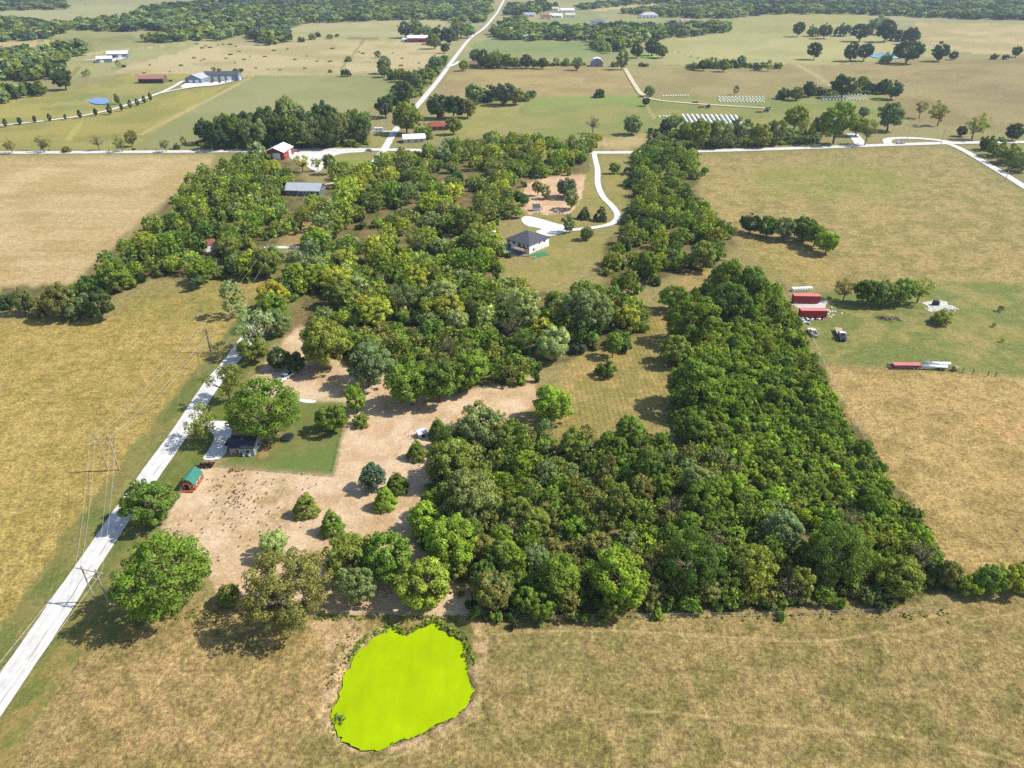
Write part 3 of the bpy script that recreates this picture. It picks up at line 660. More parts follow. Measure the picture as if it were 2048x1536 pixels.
def put_tree(kind, p, wid, colour, label, name='tree', cat='tree', group=None, hs=1.0, solo=False):
    QUEUE.append((kind, p, wid, colour, label, name, cat, group, hs, solo))
QUEUE = []
def build_tree(kind, p, wid, colour, label, name, cat, group, hs):
    pr = PROTO[kind][TR.integers(len(PROTO[kind]))]
    r = thing(name, label, cat, (p[0], p[1], float(hz(p[0], p[1])) - .05), TR.random() * 6.28, group); r.scale = (wid * TR.uniform(.88, 1.14), wid * TR.uniform(.88, 1.14), wid * hs); r.rotation_euler = (TR.normal(0, .05), TR.normal(0, .05), r.rotation_euler.z)
    addmesh('trunk', pr[0], r); c = addmesh('crown', pr[1], r); c.color = leafcol(colour, TR); return r
def tree(kind, cx, cy, wpx, colour, label, name=None, cat=None, group=None, hs=1.0):
    name = name or {'cedar': 'cedar_tree', 'shrub': 'shrub', 'column': 'small_tree', 'bare': 'bare_tree'}.get(kind, 'tree')
    cat = cat or {'shrub': 'shrub'}.get(kind, 'tree')
    hr = PROTO[kind][0][2]; p = P(cx, cy); wd = wpx / ppm(p)
    for _ in range(3):
        p = P(cx, cy, .52 * hr * hs * wd); q = Vector((p.x, p.y, p.z + .52 * hr * hs * wd)); wd = wpx / ppm(q)
    put_tree(kind, p, wd, colour, label, name, cat, group, hs, True)
SOLO = [
 ('oak', 1452, 556, 74, 'green', 'green tree closing the gap above the long right thicket'), ('oak', 1500, 566, 66, 'deep', 'deep green tree at the pasture corner of the long right thicket'), ('round', 1405, 512, 60, 'olive', 'olive tree above the small tan clearing by the brush heap'), ('oak', 1350, 596, 56, 'green', 'green tree between the small tan clearing and the mown clearing'),
 ('big', 1388, 1122, 122, 'deep', 'big dark tree at the middle of the front edge of the big thicket'), ('oak', 1500, 1132, 92, 'olive', 'olive tree right of the big dark tree on the thicket front'), ('big', 1682, 1108, 132, 'deep', 'big dark tree at the right of the front edge of the big thicket'), ('oak', 1562, 1058, 84, 'grey', 'greyish tree standing proud in the right part of the big thicket'), ('oak', 1236, 1162, 122, 'bright', 'bright spreading tree at the left of the front edge of the big thicket'), ('oak', 1804, 1150, 88, 'olive', 'olive tree at the right end of the big thicket front'), ('oak', 1110, 1160, 96, 'green', 'green tree at the left end of the big thicket front'),
 ('oak', 1384, 640, 100, 'green', 'large green tree at the top right of the clearing'), ('oak', 1350, 700, 60, 'olive', 'olive tree leaning over the right side of the clearing'), ('oak', 1392, 772, 108, 'green', 'large green tree shading the right middle of the clearing'), ('oak', 1372, 850, 84, 'deep', 'deep green tree shading the lower right of the clearing'), ('oak', 1460, 600, 76, 'deep', 'dark tree at the upper end of the long right thicket'),
 ('airy', 603, 326, 32, 'yellow', 'thin yellow tree at the left front of the gravel lot'), ('airy', 634, 326, 26, 'yellow', 'thin yellow tree at the middle front of the gravel lot'), ('tall', 656, 328, 30, 'olive', 'tall olive tree at the right front of the gravel lot'), ('oak', 545, 338, 40, 'ygreen', 'yellow green tree just below the red shop'),
 ('big', 328, 1152, 186, 'green', 'huge broad green tree by the lane and the double pole at bottom left'),
 ('big', 568, 1180, 165, 'brown', 'big greyish green tree casting shade on the front edge of the bare yard'),
 ('round', 546, 1088, 66, 'pale', 'small smooth round tree tucked behind the big grey green tree'),
 ('oak', 298, 1005, 98, 'deep', 'dark green tree overhanging the lane below the orange cabin'),
 ('airy', 394, 848, 74, 'olive', 'thin see-through tree between the lane and the gravel patch'),
 ('airy', 452, 762, 84, 'olive', 'thin olive tree leaning over the shaded stretch of lane'),
 ('big', 525, 828, 138, 'green', 'large round tree standing over the small metal house'),
 ('oak', 664, 838, 62, 'green', 'green tree at the back right corner of the lawn'),
 ('tall', 712, 795, 48, 'bright', 'slender tree with a bare trunk just outside the lawn corner'),
 ('shrub', 722, 838, 38, 'olive', 'small bush at the foot of the slender tree by the lawn'),
 ('cedar', 609, 1006, 52, 'olive', 'olive cedar alone in the bare yard, left of a pair'),
 ('cedar', 663, 1042, 54, 'green', 'green cedar alone in the bare yard, nearest the camera'),
 ('cedar', 769, 992, 50, 'bright', 'bright cedar in front of the dark tree in the bare yard'),
 ('cedar', 793, 962, 44, 'deep', 'cedar half hidden behind the bright cedar in the yard'),
 ('oak', 744, 955, 56, 'blue', 'bluish dark tree beside the cedars in the bare yard'),
 ('cedar', 832, 897, 42, 'green', 'small cedar at the edge of the thicket near the open pen'),
 ('cedar', 876, 852, 44, 'deep', 'cedar behind the little grey hutch in the yard'),
 ('oak', 556, 716, 46, 'dark', 'dark tree left of the white pickup in the earth yard'),
 ('oak', 594, 728, 46, 'dark', 'dark tree just behind the white pickup in the earth yard'),
 ('airy', 512, 655, 92, 'pale', 'pale thin tree arching over the lane above its shaded bend'),
 ('round', 545, 592, 62, 'gold', 'golden yellow tree beside the lane at the corner of the wood'),
 ('oak', 505, 698, 54, 'olive', 'olive bushy tree on the verge at the shaded bend of the lane'),
 ('oak', 822, 772, 92, 'green', 'green dense tree at the left end of the clump over the sandy track'),
 ('oak', 880, 764, 96, 'deep', 'deep green middle tree of the clump over the sandy track'),
 ('oak', 934, 742, 88, 'green', 'green tree at the right end of the clump over the sandy track'),
 ('oak', 734, 732, 96, 'grey', 'pale grey green tree behind the lawn, right of the olive tree'),
 ('oak', 646, 690, 112, 'olive', 'olive tree spreading over the earth yard right of the pickup'),
 ('tall', 713, 1176, 70, 'grey', 'thin grey tree with a forked trunk by the pond fence'),
 ('round', 846, 1168, 108, 'ygreen', 'drooping yellow green tree above the pond fence'),
 ('oak', 703, 1112, 98, 'olive', 'olive tree left of the drooping tree at the yard front'),
 ('oak', 772, 1118, 116, 'green', 'green tree between the olive and drooping trees at the yard front'),
 ('oak', 455, 1188, 48, 'olive', 'small olive tree between the two biggest yard trees'),
 ('oak', 848, 1035, 74, 'bright', 'bright green tree at the left edge of the thicket facing the yard'),
 ('oak', 934, 1002, 124, 'brown', 'brownish broad tree at the yard side of the thicket'),
 ('oak', 906, 922, 104, 'olive', 'olive tree casting shade on the yard near the open pen'),
 ('round', 962, 862, 92, 'grey', 'grey green tree on the near side of the sandy track'),
 ('oak', 908, 1088, 112, 'bright', 'bright green spreading tree behind the drooping tree'),
 ('oak', 988, 1182, 68, 'grey', 'grey green tree at the front corner of the thicket by the pond'),
 ('round', 1104, 688, 78, 'pale', 'pale rounded tree at the left entrance of the clearing'),
 ('round', 1102, 808, 80, 'bright', 'bright tree bulging into the left side of the clearing'),
 ('tall', 1226, 690, 40, 'green', 'small green tree at the top of the clearing'),
 ('shrub', 1212, 736, 46, 'deep', 'low leafy bush round the brush heap in the clearing'),
 ('shrub', 1156, 694, 34, 'blue', 'dark low bush at the top left of the clearing'),
 ('oak', 1180, 624, 100, 'grey', 'large pale grey green tree above the clearing'),
 ('oak', 1254, 636, 58, 'yellow', 'yellow tree at the right of the large grey green tree'),
 ('tall', 1140, 446, 28, 'grey', 'tall thin tree on the edge of the white gravel pad'),
 ('round', 1174, 466, 30, 'grey', 'small round tree below the white driveway curve'),
 ('cedar', 1168, 424, 25, 'dark', 'left one of two dark cedars inside the driveway curve'),
 ('cedar', 1201, 426, 28, 'dark', 'right one of two dark cedars inside the driveway curve'),
 ('tall', 1142, 398, 30, 'grey', 'grey green tree at the right corner of the horse paddock'),
 ('round', 1229, 336, 24, 'green', 'small lone tree on the lawn right of the driveway'),
 ('tall', 1076, 376, 22, 'olive', 'left tree of two in the middle of the horse paddock'),
 ('tall', 1092, 384, 21, 'grey', 'right tree of two in the middle of the horse paddock'),
 ('oak', 1130, 376, 40, 'blue', 'dark spreading tree at the right of the horse paddock'),
 ('oak', 1050, 400, 24, 'deep', 'dark tree on the left edge of the horse paddock'),
 ('oak', 1265, 250, 38, 'grey', 'round lone tree in the green field above the road'),
 ('bare', 1186, 248, 30, 'brown', 'bare leafless tree in the green field above the road'),
 ('shrub', 1194, 272, 24, 'yellow', 'yellow bush below the bare tree near the road'),
 ('round', 1300, 182, 22, 'grey', 'small tree right of the two rut farm track'),
 ('round', 1293, 203, 18, 'dark', 'dark small tree at the bend of the farm track'),
 ('shrub', 1198, 184, 27, 'dark', 'dark round bush on the line between brown and green fields'),
 ('round', 1472, 183, 13, 'dark', 'tiny dark tree above the second row of bales'),
 ('oak', 1631, 101, 34, 'dark', 'lone dark tree on the far pale hillside, left of the turquoise pond'),
 ('oak', 1704, 103, 36, 'dark', 'left tree of the pair beside the turquoise pond'), ('oak', 1730, 104, 34, 'blue', 'right tree of the pair beside the turquoise pond'),
 ('shrub', 1773, 115, 28, 'grey', 'low tree in front of the turquoise pond'),
 ('oak', 1818, 103, 46, 'dark', 'big dark round tree at the right end of the turquoise pond'),
 ('oak', 1880, 105, 33, 'dark', 'dark tree right of the turquoise pond, second past its end'),
 ('round', 1908, 111, 17, 'dark', 'small tree right of the turquoise pond, third past its end'),
 ('round', 1883, 86, 9, 'dark', 'tiny tree on the far tan slope'),
 ('round', 2034, 103, 22, 'dark', 'dark tree at the far right edge of the tan slope'), ('shrub', 1990, 112, 16, 'dark', 'dark bush left of the tree on the far right edge'), ('shrub', 2012, 113, 14, 'dark', 'smaller dark bush beside the far right edge tree'),
 ('tall', 1245, 118, 28, 'grey', 'tall tree standing at the far end of the farm track'), ('shrub', 1230, 127, 16, 'olive', 'bush left of the tall tree at the track end'),
 ('shrub', 1283, 128, 12, 'dark', 'left bush of two beyond the track end'), ('shrub', 1293, 129, 11, 'grey', 'right bush of two beyond the track end'),
 ('oak', 1275, 102, 26, 'dark', 'dark tree beside the tiny bright green pond'), ('oak', 1305, 94, 32, 'dark', 'tall dark tree behind the tiny bright green pond'), ('oak', 1325, 102, 26, 'brown', 'brown leaved tree right of the tiny bright green pond'),
 ('round', 927, 130, 23, 'ygreen', 'bright yellow green tree beside the far lane'),
 ('oak', 811, 236, 64, 'ygreen', 'large yellow green tree over the lane at the crossroads'),
 ('oak', 770, 214, 42, 'dark', 'dark tree left of the lane, behind the large yellow green one'),
 ('oak', 806, 186, 44, 'dark', 'dark tree on the left of the lane north of the crossroads'),
 ('oak', 874, 213, 48, 'dark', 'dark tree behind the red roofed house, left one'), ('oak', 906, 213, 46, 'dark', 'dark tree behind the red roofed house, middle one'), ('oak', 934, 216, 38, 'brown', 'brownish tree behind the red roofed house, right one'),
 ('oak', 906, 252, 34, 'olive', 'olive tree at the right wall of the red roofed house'), ('shrub', 846, 262, 40, 'green', 'green bush between the white roof and the red roof'),
 ('oak', 768, 130, 33, 'grey', 'grey green tree at the near corner of the tan pasture'), ('oak', 755, 108, 15, 'dark', 'small dark tree alone in the tan pasture'), ('shrub', 696, 116, 18, 'grey', 'grey bush on the fence line across the tan pasture'),
 ('shrub', 691, 144, 22, 'dark', 'dark bush at the edge of the grey green field'), ('shrub', 661, 141, 10, 'grey', 'small grey bush left of the dark bush by the field edge'),
 ('oak', 890, 97, 18, 'dark', 'dark tree on the left of the far lane below the red barn'),
 ('cedar', 2002, 617, 12, 'dark', 'slim dark cedar in the mown yard at the right'), ('round', 1988, 650, 9, 'olive', 'sapling below the slim cedar in the mown yard'), ('round', 2006, 680, 10, 'yellow', 'lowest sapling of the mown yard at the right'),
 ('shrub', 1885, 632, 42, 'olive', 'weedy bush over the brush heap in the mown yard'),
 ('airy', 20, 292, 24, 'brown', 'thin tree by the crossing road at the left edge'), ('airy', 84, 288, 28, 'brown', 'second thin tree from the left edge along the crossing road'), ('shrub', 132, 297, 20, 'brown', 'low bush by the crossing road, left part'),
 ('bare', 195, 284, 27, 'brown', 'nearly bare tree by the crossing road, left part'), ('airy', 240, 287, 28, 'grey', 'thin grey tree left of the tall forked tree by the crossing road'), ('tall', 260, 276, 24, 'brown', 'tall forked tree by the crossing road, left part'),
 ('airy', 330, 291, 22, 'grey', 'thin tree by the crossing road before the dark row'), ('shrub', 353, 292, 17, 'deep', 'green bush by the crossing road before the dark row'), ('round', 367, 284, 13, 'deep', 'small tree by the crossing road before the dark row'),
 ('oak', 126, 158, 42, 'dark', 'big dark tree at the bottom corner of the left far wood'),
 ('airy', 168, 146, 12, 'grey', 'left small tree of a pair by the far left field'), ('airy', 176, 146, 11, 'grey', 'right small tree of a pair by the far left field'),
 ('round', 237, 130, 12, 'grey', 'small tree in front of the two white roofed sheds'), ('shrub', 247, 131, 9, 'dark', 'dark bush beside the small tree near the white roofed sheds'),
 ('round', 427, 138, 10, 'brown', 'small brown tree behind the long grey shop'), ('shrub', 438, 139, 9, 'dark', 'dark bush behind the long grey shop'), ('shrub', 471, 140, 12, 'dark', 'left dark bush right of the long grey shop'), ('shrub', 482, 139, 10, 'dark', 'right dark bush right of the long grey shop'),
 ('column', 234, 197, 12, 'olive', 'small thin tree beside the blue pond'),
]
for s in SOLO: tree(*((s[0], s[1], s[2], s[3] * 1.12) + s[4:] if s[0] == 'cedar' else s), hs=.7 if s[0] == 'cedar' else 1.0)
def row(kind, lst, colours, place, name=None, cat=None, what='tree', hs=1.0, group=None):
    for i, (x, y, wpx) in enumerate(lst):
        c = colours[i % len(colours)]
        tree(kind if isinstance(kind, str) else kind[i % len(kind)], x, y, wpx, c, f'{WORD[c]} {what}, {ORD[i]} from the left {place}', name, cat, group or f'{what}s {place}', hs)
row('column', [(9, 245, 10), (38, 241, 9), (68, 237.5, 8), (98, 234, 8.5), (130, 233.5, 7), (159, 228, 10), (190, 223.5, 9), (218, 218, 12), (242, 214, 9), (259, 207.5, 9.5), (274, 204, 8.5), (288, 198.5, 9), (300, 193, 9.5)], ['dark'], 'along the white farm driveway', what='small tree')
row(['oak', 'round', 'oak'], [(412, 262, 44), (430, 272, 50), (446, 256, 48), (468, 262, 54), (490, 250, 50), (506, 266, 56), (534, 250, 58), (548, 266, 52), (578, 232, 64), (582, 262, 58), (610, 250, 58), (622, 268, 52), (646, 236, 56), (652, 264, 58), (682, 256, 58), (704, 246, 50), (716, 262, 48), (732, 244, 34)], ['dark', 'dark', 'brown', 'deep', 'dark', 'grey'], 'in the dark row above the red shop', hs=1.12)
row(['oak', 'airy', 'oak', 'tall'], [(1332, 252, 30), (1352, 244, 36), (1372, 262, 38), (1398, 270, 48), (1438, 268, 56), (1478, 262, 52), (1520, 272, 44), (1556, 262, 40), (1592, 234, 48), (1612, 258, 44), (1646, 250, 40), (1676, 244, 60), (1716, 252, 40), (1736, 262, 46), (1782, 232, 58)], ['dark', 'green', 'olive', 'olive', 'grey', 'dark', 'olive', 'brown', 'ygreen', 'olive'], 'above the crossing road, right half')
row(['airy', 'airy', 'round', 'airy', 'oak'], [(1843, 218, 30), (1882, 226, 42), (1924, 262, 22), (1952, 252, 44), (2029, 264, 34)], ['brown', 'olive', 'dark', 'ygreen', 'dark'], 'in the dry field above the loop driveway')
tree('round', 1728, 224, 22, 'grey', 'grey tree behind the loop driveway row, half faded')
row('shrub', [(1976, 284, 34), (1996, 292, 44), (2022, 306, 46), (2046, 322, 46)], ['dark', 'olive', 'olive', 'grey'], 'right of the side road', what='shrub', hs=1.25)
row(['shrub', 'round', 'oak'], [(1568, 186, 30), (1594, 187, 28), (1620, 178, 30), (1642, 181, 24), (1688, 172, 48), (1728, 166, 26), (1744, 174, 30), (1768, 172, 30), (1786, 180, 36)], ['dark', 'grey', 'dark', 'dark', 'dark', 'olive', 'dark', 'dark', 'blue'], 'behind the third patch of bales')
row(['shrub', 'oak'], [(1388, 131, 22), (1408, 130, 22), (1430, 124, 30), (1448, 131, 24), (1464, 124, 20), (1484, 122, 22), (1516, 133, 20), (1538, 134, 16), (1556, 130, 18)], ['grey', 'dark', 'grey', 'olive', 'dark'], 'in the hedgerow on the far pale slope')
row('oak', [(952, 112, 30), (970, 118, 34), (992, 118, 34), (1012, 121, 28), (1032, 126, 22), (1052, 123, 26), (1068, 127, 18), (1086, 126, 22), (1113, 122, 15), (1133, 122, 14), (1154, 127, 26)], ['grey', 'dark', 'olive', 'green', 'grey', 'dark'], 'in the line left of the grey barn')
row(['oak', 'shrub', 'oak'], [(950, 188, 40), (976, 186, 46), (1006, 188, 44), (1032, 192, 34), (1048, 192, 26), (1066, 188, 16)], ['grey', 'dark', 'blue', 'brown', 'grey', 'dark'], 'in the clump right of the far lane bend')
row(['oak', 'shrub'], [(768, 142, 24), (786, 148, 28), (800, 150, 26), (814, 152, 28), (828, 160, 34), (838, 146, 30), (852, 150, 30), (862, 134, 28), (872, 124, 26), (884, 118, 22)], ['grey', 'deep', 'olive', 'dark'], 'in the hedge beside the far lane')
row(['oak', 'round'], [(1502, 448, 40), (1536, 452, 46), (1572, 456, 48), (1608, 458, 52), (1632, 470, 50), (1656, 484, 52)], ['dark', 'deep', 'grey', 'deep', 'green', 'bright'], 'in the thicket jutting into the right pasture')
row(['airy', 'oak', 'oak', 'oak', 'airy'], [(1692, 578, 44), (1730, 584, 56), (1768, 586, 54), (1806, 582, 54), (1842, 578, 50)], ['brown', 'deep', 'olive', 'green', 'ygreen'], 'behind the log pile in the mown yard')
row(['oak', 'shrub', 'oak'], [(1904, 1150, 54), (1942, 1166, 62), (1984, 1164, 62), (2024, 1156, 64), (2064, 1150, 66)], ['brown', 'bright', 'green', 'ygreen', 'green'], 'along the hedge at the bottom right corner', hs=1.1)
row(['shrub', 'oak'], [(8, 598, 40), (42, 604, 44), (78, 606, 56), (116, 604, 60), (152, 604, 64), (196, 612, 54)], ['dark', 'grey', 'brown', 'brown', 'grey', 'dark'], 'in the left hedge between the two dry fields', what='shrub', name='shrub', cat='shrub', hs=1.25)
row('oak', [(810, 60, 30), (832, 58, 34), (856, 64, 26), (868, 82, 30), (880, 70, 34), (898, 74, 30), (915, 62, 34), (935, 60, 30)], ['blue', 'grey', 'grey', 'olive', 'dark'], 'round the far red barn')
row(['oak', 'shrub'], [(1596, 58, 28), (1630, 60, 30), (1650, 62, 28), (1688, 58, 34), (1722, 64, 34), (1760, 48, 50), (1772, 62, 40), (1800, 68, 34), (1824, 72, 30)], ['dark', 'grey', 'dark', 'blue'], 'in the far wooded strip above the turquoise pond')
row('shrub', [(602, 78, 14), (624, 72, 18), (636, 68, 14), (660, 72, 14), (674, 70, 9)], ['dark', 'grey'], 'in the far fence row by the barn', what='shrub')
k = 0
for x, y in [(394, 87), (404, 95), (412, 92), (420, 94), (436, 90), (446, 88), (460, 88), (472, 92), (388, 115), (402, 121), (408, 118), (362, 130), (300, 130), (288, 145), (340, 143), (452, 116), (461, 108), (470, 126), (488, 118), (500, 113), (478, 102), (548, 100), (575, 98), (590, 118), (614, 112), (634, 122), (665, 96), (718, 104), (726, 106), (786, 106), (804, 116), (802, 130), (838, 126), (610, 136), (536, 139), (560, 139), (660, 122), (512, 136), (530, 112), (880, 50)]:
    k += 1; tree('shrub', x, y, 5 + 5 * ((k * 7) % 5) / 4, ['grey', 'brown', 'olive'][k % 3], f'low {WORD[["grey", "brown", "olive"][k % 3]]} weed clump scattered on the far tan pasture', 'weed_clump', 'shrub', 'weed clumps on the tan pasture', .42)

# ------------------------------------------------------------------ woods: individual trees inside canopy outlines
KEEP = [(1036, 350, 1168, 432), (988, 455, 1115, 572), (1290, 596, 1350, 700), (1100, 705, 1325, 870), (1160, 310, 1258, 440), (530, 280, 655, 342), (566, 362, 668, 418), (378, 474, 446, 520), (640, 396, 660, 425), (810, 262, 850, 300), (560, 480, 590, 520)]
def canopy(poly, wr, kinds, colours, region, group, n, name='tree', cat='tree', hs=1.0, pack=.40, seed=0, what='tree'):
    rng = np.random.default_rng(900 + seed); wm = sum(wr) / 2; zc = .5 * wm * hs
    gp = [P(u, v, zc) for u, v in poly]; pl = [(p.x, p.y) for p in gp]
    x0, x1 = min(p[0] for p in pl), max(p[0] for p in pl); y0, y1 = min(p[1] for p in pl), max(p[1] for p in pl)
    out = []
    for _ in range(n * 60):
        if len(out) >= n: break
        x, y = rng.uniform(x0, x1), rng.uniform(y0, y1); wd = wr[0] + (wr[1] - wr[0]) * rng.random() ** 1.6
        if not inpoly(np.array([x]), np.array([y]), pl)[0]: continue
        uu, vv = proj(x, y, .5 * wd * hs)
        if any(a <= uu <= c_ and b <= vv <= d_ for a, b, c_, d_ in KEEP): continue
        if any((x - a) ** 2 + (y - b) ** 2 < (pack * (wd + c)) ** 2 for a, b, c in out): continue
        out.append((x, y, wd))
    for x, y, wd in out:
        t = (y - y0) / (y1 - y0); s = (x - x0) / (x1 - x0)
        zone = 'near edge of' if t < .22 else 'far edge of' if t > .8 else 'left side of' if s < .3 else 'right side of' if s > .7 else 'deep in'
        sz = 'small' if wd < wr[0] + .25 * (wr[1] - wr[0]) else 'large' if wd > wr[0] + .7 * (wr[1] - wr[0]) else 'middling'
        cl = float(fbm(x / 16, y / 16, 300 + seed, 2)) + rng.normal(0, .12); c = colours[int(np.clip((cl - .22) / .56, 0, .999) * len(colours))]
        kd = kinds[rng.integers(len(kinds))]
        if kd == 'bare': c = 'brown'
        put_tree(kd, (x, y), wd, c, f'{sz} {WORD[c]} {what}, {zone} {region}', name, cat, group, hs * rng.uniform(.85, 1.2))
    return out
W = {}
W['front'] = canopy([(1040, 870), (1130, 855), (1180, 868), (1300, 862), (1340, 885), (1420, 900), (1500, 960), (1600, 1010), (1700, 1040), (1830, 1100), (1870, 1160), (1780, 1180), (1600, 1190), (1400, 1195), (1200, 1215), (1050, 1215), (1000, 1140), (980, 1040), (970, 930)],
    (3.8, 7.6), ['oak', 'oak', 'round', 'shrub', 'airy', 'oak', 'shrub', 'tall', 'bare'], ['deep', 'green', 'deep', 'green', 'olive', 'olive', 'bright', 'green', 'grey', 'green', 'brown'], 'the big front thicket', 'trees of the big front thicket', 210, pack=.31, seed=1, hs=.95)
W['strip'] = canopy([(1435, 545), (1530, 560), (1575, 620), (1600, 700), (1640, 780), (1700, 890), (1780, 985), (1830, 1060), (1720, 1040), (1600, 1000), (1490, 940), (1420, 880), (1330, 870), (1350, 780), (1345, 690), (1330, 620), (1380, 600)],
    (2.5, 5.4), ['shrub', 'shrub', 'round', 'shrub', 'oak', 'shrub'], ['deep', 'green', 'bright', 'green', 'ygreen', 'green', 'bright', 'olive'], 'the long right thicket', 'shrubs of the long thicket', 270, 'shrub', 'shrub', 1.1, pack=.33, seed=2, what='shrub')
W['yard'] = canopy([(880, 905), (950, 835), (1050, 862), (1060, 960), (1060, 1200), (985, 1200), (905, 1140), (860, 1060), (880, 980)], (5.0, 8.5), ['oak', 'oak', 'round', 'shrub', 'airy'], ['green', 'deep', 'olive', 'green', 'bright', 'brown'], 'the yard side of the thicket', 'trees on the yard side of the thicket', 52, pack=.33, seed=12)
W['edge'] = canopy([(1545, 556), (1596, 640), (1646, 755), (1730, 890), (1830, 1030), (1885, 1120), (1895, 1170), (1840, 1150), (1760, 1020), (1660, 880), (1590, 740), (1550, 620)],
    (2.8, 5.0), ['shrub', 'oak', 'shrub', 'shrub'], ['deep', 'green', 'bright', 'olive'], 'the long right thicket fringe', 'fringe shrubs of the long thicket', 110, 'shrub', 'shrub', 1.1, pack=.32, seed=3, what='shrub')
W['centre'] = canopy([(640, 495), (760, 478), (900, 478), (985, 468), (990, 545), (1100, 585), (1130, 600), (1130, 660), (1040, 655), (800, 640), (580, 625), (600, 565)],
    (7, 12.5), ['oak', 'round', 'oak', 'tall', 'airy', 'oak'], ['grey', 'green', 'ygreen', 'yellow', 'olive', 'ygreen', 'green', 'pale'], 'the yellowing wood', 'trees of the yellowing wood', 84, pack=.32, seed=4, hs=.9)
W['lower'] = canopy([(660, 665), (800, 655), (1045, 665), (1060, 720), (1030, 755), (960, 745), (900, 715), (800, 720), (700, 690)],
    (5.5, 9.5), ['oak', 'round', 'oak', 'airy', 'bare'], ['olive', 'green', 'brown', 'deep', 'olive', 'green'], 'the wood behind the earth yard', 'trees above the earth yard', 46, pack=.32, seed=5, hs=.9)
W['mid'] = canopy([(1130, 590), (1200, 555), (1290, 570), (1310, 610), (1280, 660), (1250, 690), (1130, 660)],
    (5.5, 9.5), ['oak', 'round', 'shrub'], ['green', 'olive', 'ygreen', 'deep'], 'the narrow wood above the clearing', 'trees above the clearing', 22, pack=.32, seed=6, hs=.9)
W['left'] = canopy([(415, 350), (480, 310), (545, 300), (590, 345), (575, 390), (610, 420), (570, 460), (480, 462), (470, 480), (530, 530), (440, 545), (300, 545), (215, 580), (170, 575), (260, 480), (330, 420)],
    (7.5, 13), ['oak', 'round', 'oak', 'airy', 'tall'], ['grey', 'olive', 'ygreen', 'green', 'ygreen', 'olive', 'deep'], 'the wood left of the lane', 'trees left of the lane', 86, pack=.32, seed=7, hs=.9)
W['upper'] = canopy([(640, 420), (700, 365), (790, 300), (900, 285), (1000, 265), (1100, 268), (1180, 285), (1175, 325), (1050, 345), (1020, 380), (1030, 420), (960, 450), (900, 462), (700, 462)],
    (7.5, 13), ['oak', 'round', 'oak', 'tall', 'airy', 'bare'], ['olive', 'green', 'olive', 'ygreen', 'grey', 'green', 'yellow'], 'the wood above the white house', 'trees between crossroads and white house', 118, pack=.32, seed=8, hs=.88)
W['right'] = canopy([(1270, 300), (1340, 285), (1385, 300), (1385, 380), (1440, 440), (1465, 490), (1400, 520), (1300, 540), (1220, 545), (1210, 510), (1240, 470), (1262, 420), (1265, 360)],
    (6, 11), ['oak', 'round', 'tall', 'oak'], ['deep', 'green', 'olive', 'ygreen', 'green', 'dark'], 'the wood right of the driveway', 'trees right of the driveway', 92, pack=.32, seed=9, hs=.9)


# lane-side trees that arch over the lane and hide it
for i, y in enumerate(np.arange(222, 425, 9.5)):
    for sx, pr_ in ((-83.5, 1.0), (-97.5, .45)):
        if TR.random() > pr_ or (sx < -90 and 285 < y < 335): continue
        c = ['ygreen', 'olive', 'yellow', 'grey', 'green'][TR.integers(5)]
        put_tree(['oak', 'round', 'oak'][TR.integers(3)], (sx + TR.normal(0, 1.2), y + TR.normal(0, 2)), TR.uniform(8.5, 12.5), c, f'{WORD[c]} tree arching over the lane beside the yellowing wood', 'tree', 'tree', 'trees arching over the lane', TR.uniform(.9, 1.15))
# give look-alikes an order from left to right so each label points at one tree
seen = {}
for i, q in enumerate(QUEUE): seen.setdefault(q[4], []).append(i)
for lab, ids in seen.items():
    if 1 < len(ids) <= 20:
        ids.sort(key=lambda i: QUEUE[i][1][0] / QUEUE[i][1][1])
        for k, i in enumerate(ids): QUEUE[i] = QUEUE[i][:4] + (f'{lab}, {ORD[k]} from left',) + QUEUE[i][5:]
def score(q): return q[2] / (q[1][1] * cP + H * sP) * ((9 if q[0] == 'column' else 3.2) if q[9] else 1)
trees_ = sorted([q for q in QUEUE if q[6] == 'tree'], key=score, reverse=True); rest = trees_[325:]
shr_ = sorted([q for q in QUEUE if q[6] != 'tree'], key=score, reverse=True); rest += shr_[310:]
for q in trees_[:325] + shr_[:310]: build_tree(*q[:9])

# ------------------------------------------------------------------ masses nobody could count: far woods, undergrowth, pond reeds
def lowcrown(nb, per, size, seed, shrub=False):
    rng = np.random.default_rng(seed); B = []
    for i in range(nb):
        d = rdir(1, rng)[0]; r = rng.uniform(.15, .22)
        B.append((np.array([d[0] * .34, d[1] * .34, (.3 if shrub else .52) + d[2] * (.18 if shrub else .30)]), r, rng.uniform(.8, 1.2)))
    V, Fq, Nn, tn = leaves(B, per, size, rng, centre=(0, 0, .35)); return V, Nn, tint_of(tn, rng)
LOWT = [lowcrown(9, 5, .27, 40 + i) for i in range(6)]; LOWS = [lowcrown(6, 6, .26, 60 + i, True) for i in range(5)]
def mass(name, label, items, protos, seed):
    """items: (x, y, width, height, rgb)"""
    rng = np.random.default_rng(seed); VV_, NN_, TT_ = [], [], []
    for x, y, wd, ht, c in items:
        V, Nn, tn = protos[rng.integers(len(protos))]; a = rng.random() * 6.28; ca, sa = math.cos(a), math.sin(a)
        R = np.array([[ca, -sa, 0], [sa, ca, 0], [0, 0, 1]]); v = (V @ R.T) * np.array([wd, wd, ht]); v += np.array([x, y, 0])
        VV_.append(v); NN_.append(Nn @ R.T); TT_.append(tn * c)
    cnt = [len(v) for v in VV_]; zz = hz(np.array([i[0] for i in items]), np.array([i[1] for i in items])); V = np.concatenate(VV_); V[:, 2] += np.repeat(zz, cnt)
    me = leafmesh(name, V, np.arange(len(V)).reshape(-1, 4), np.concatenate(NN_), np.concatenate(TT_))
    return tag(addmesh(name, me), label, None, None, 'stuff')
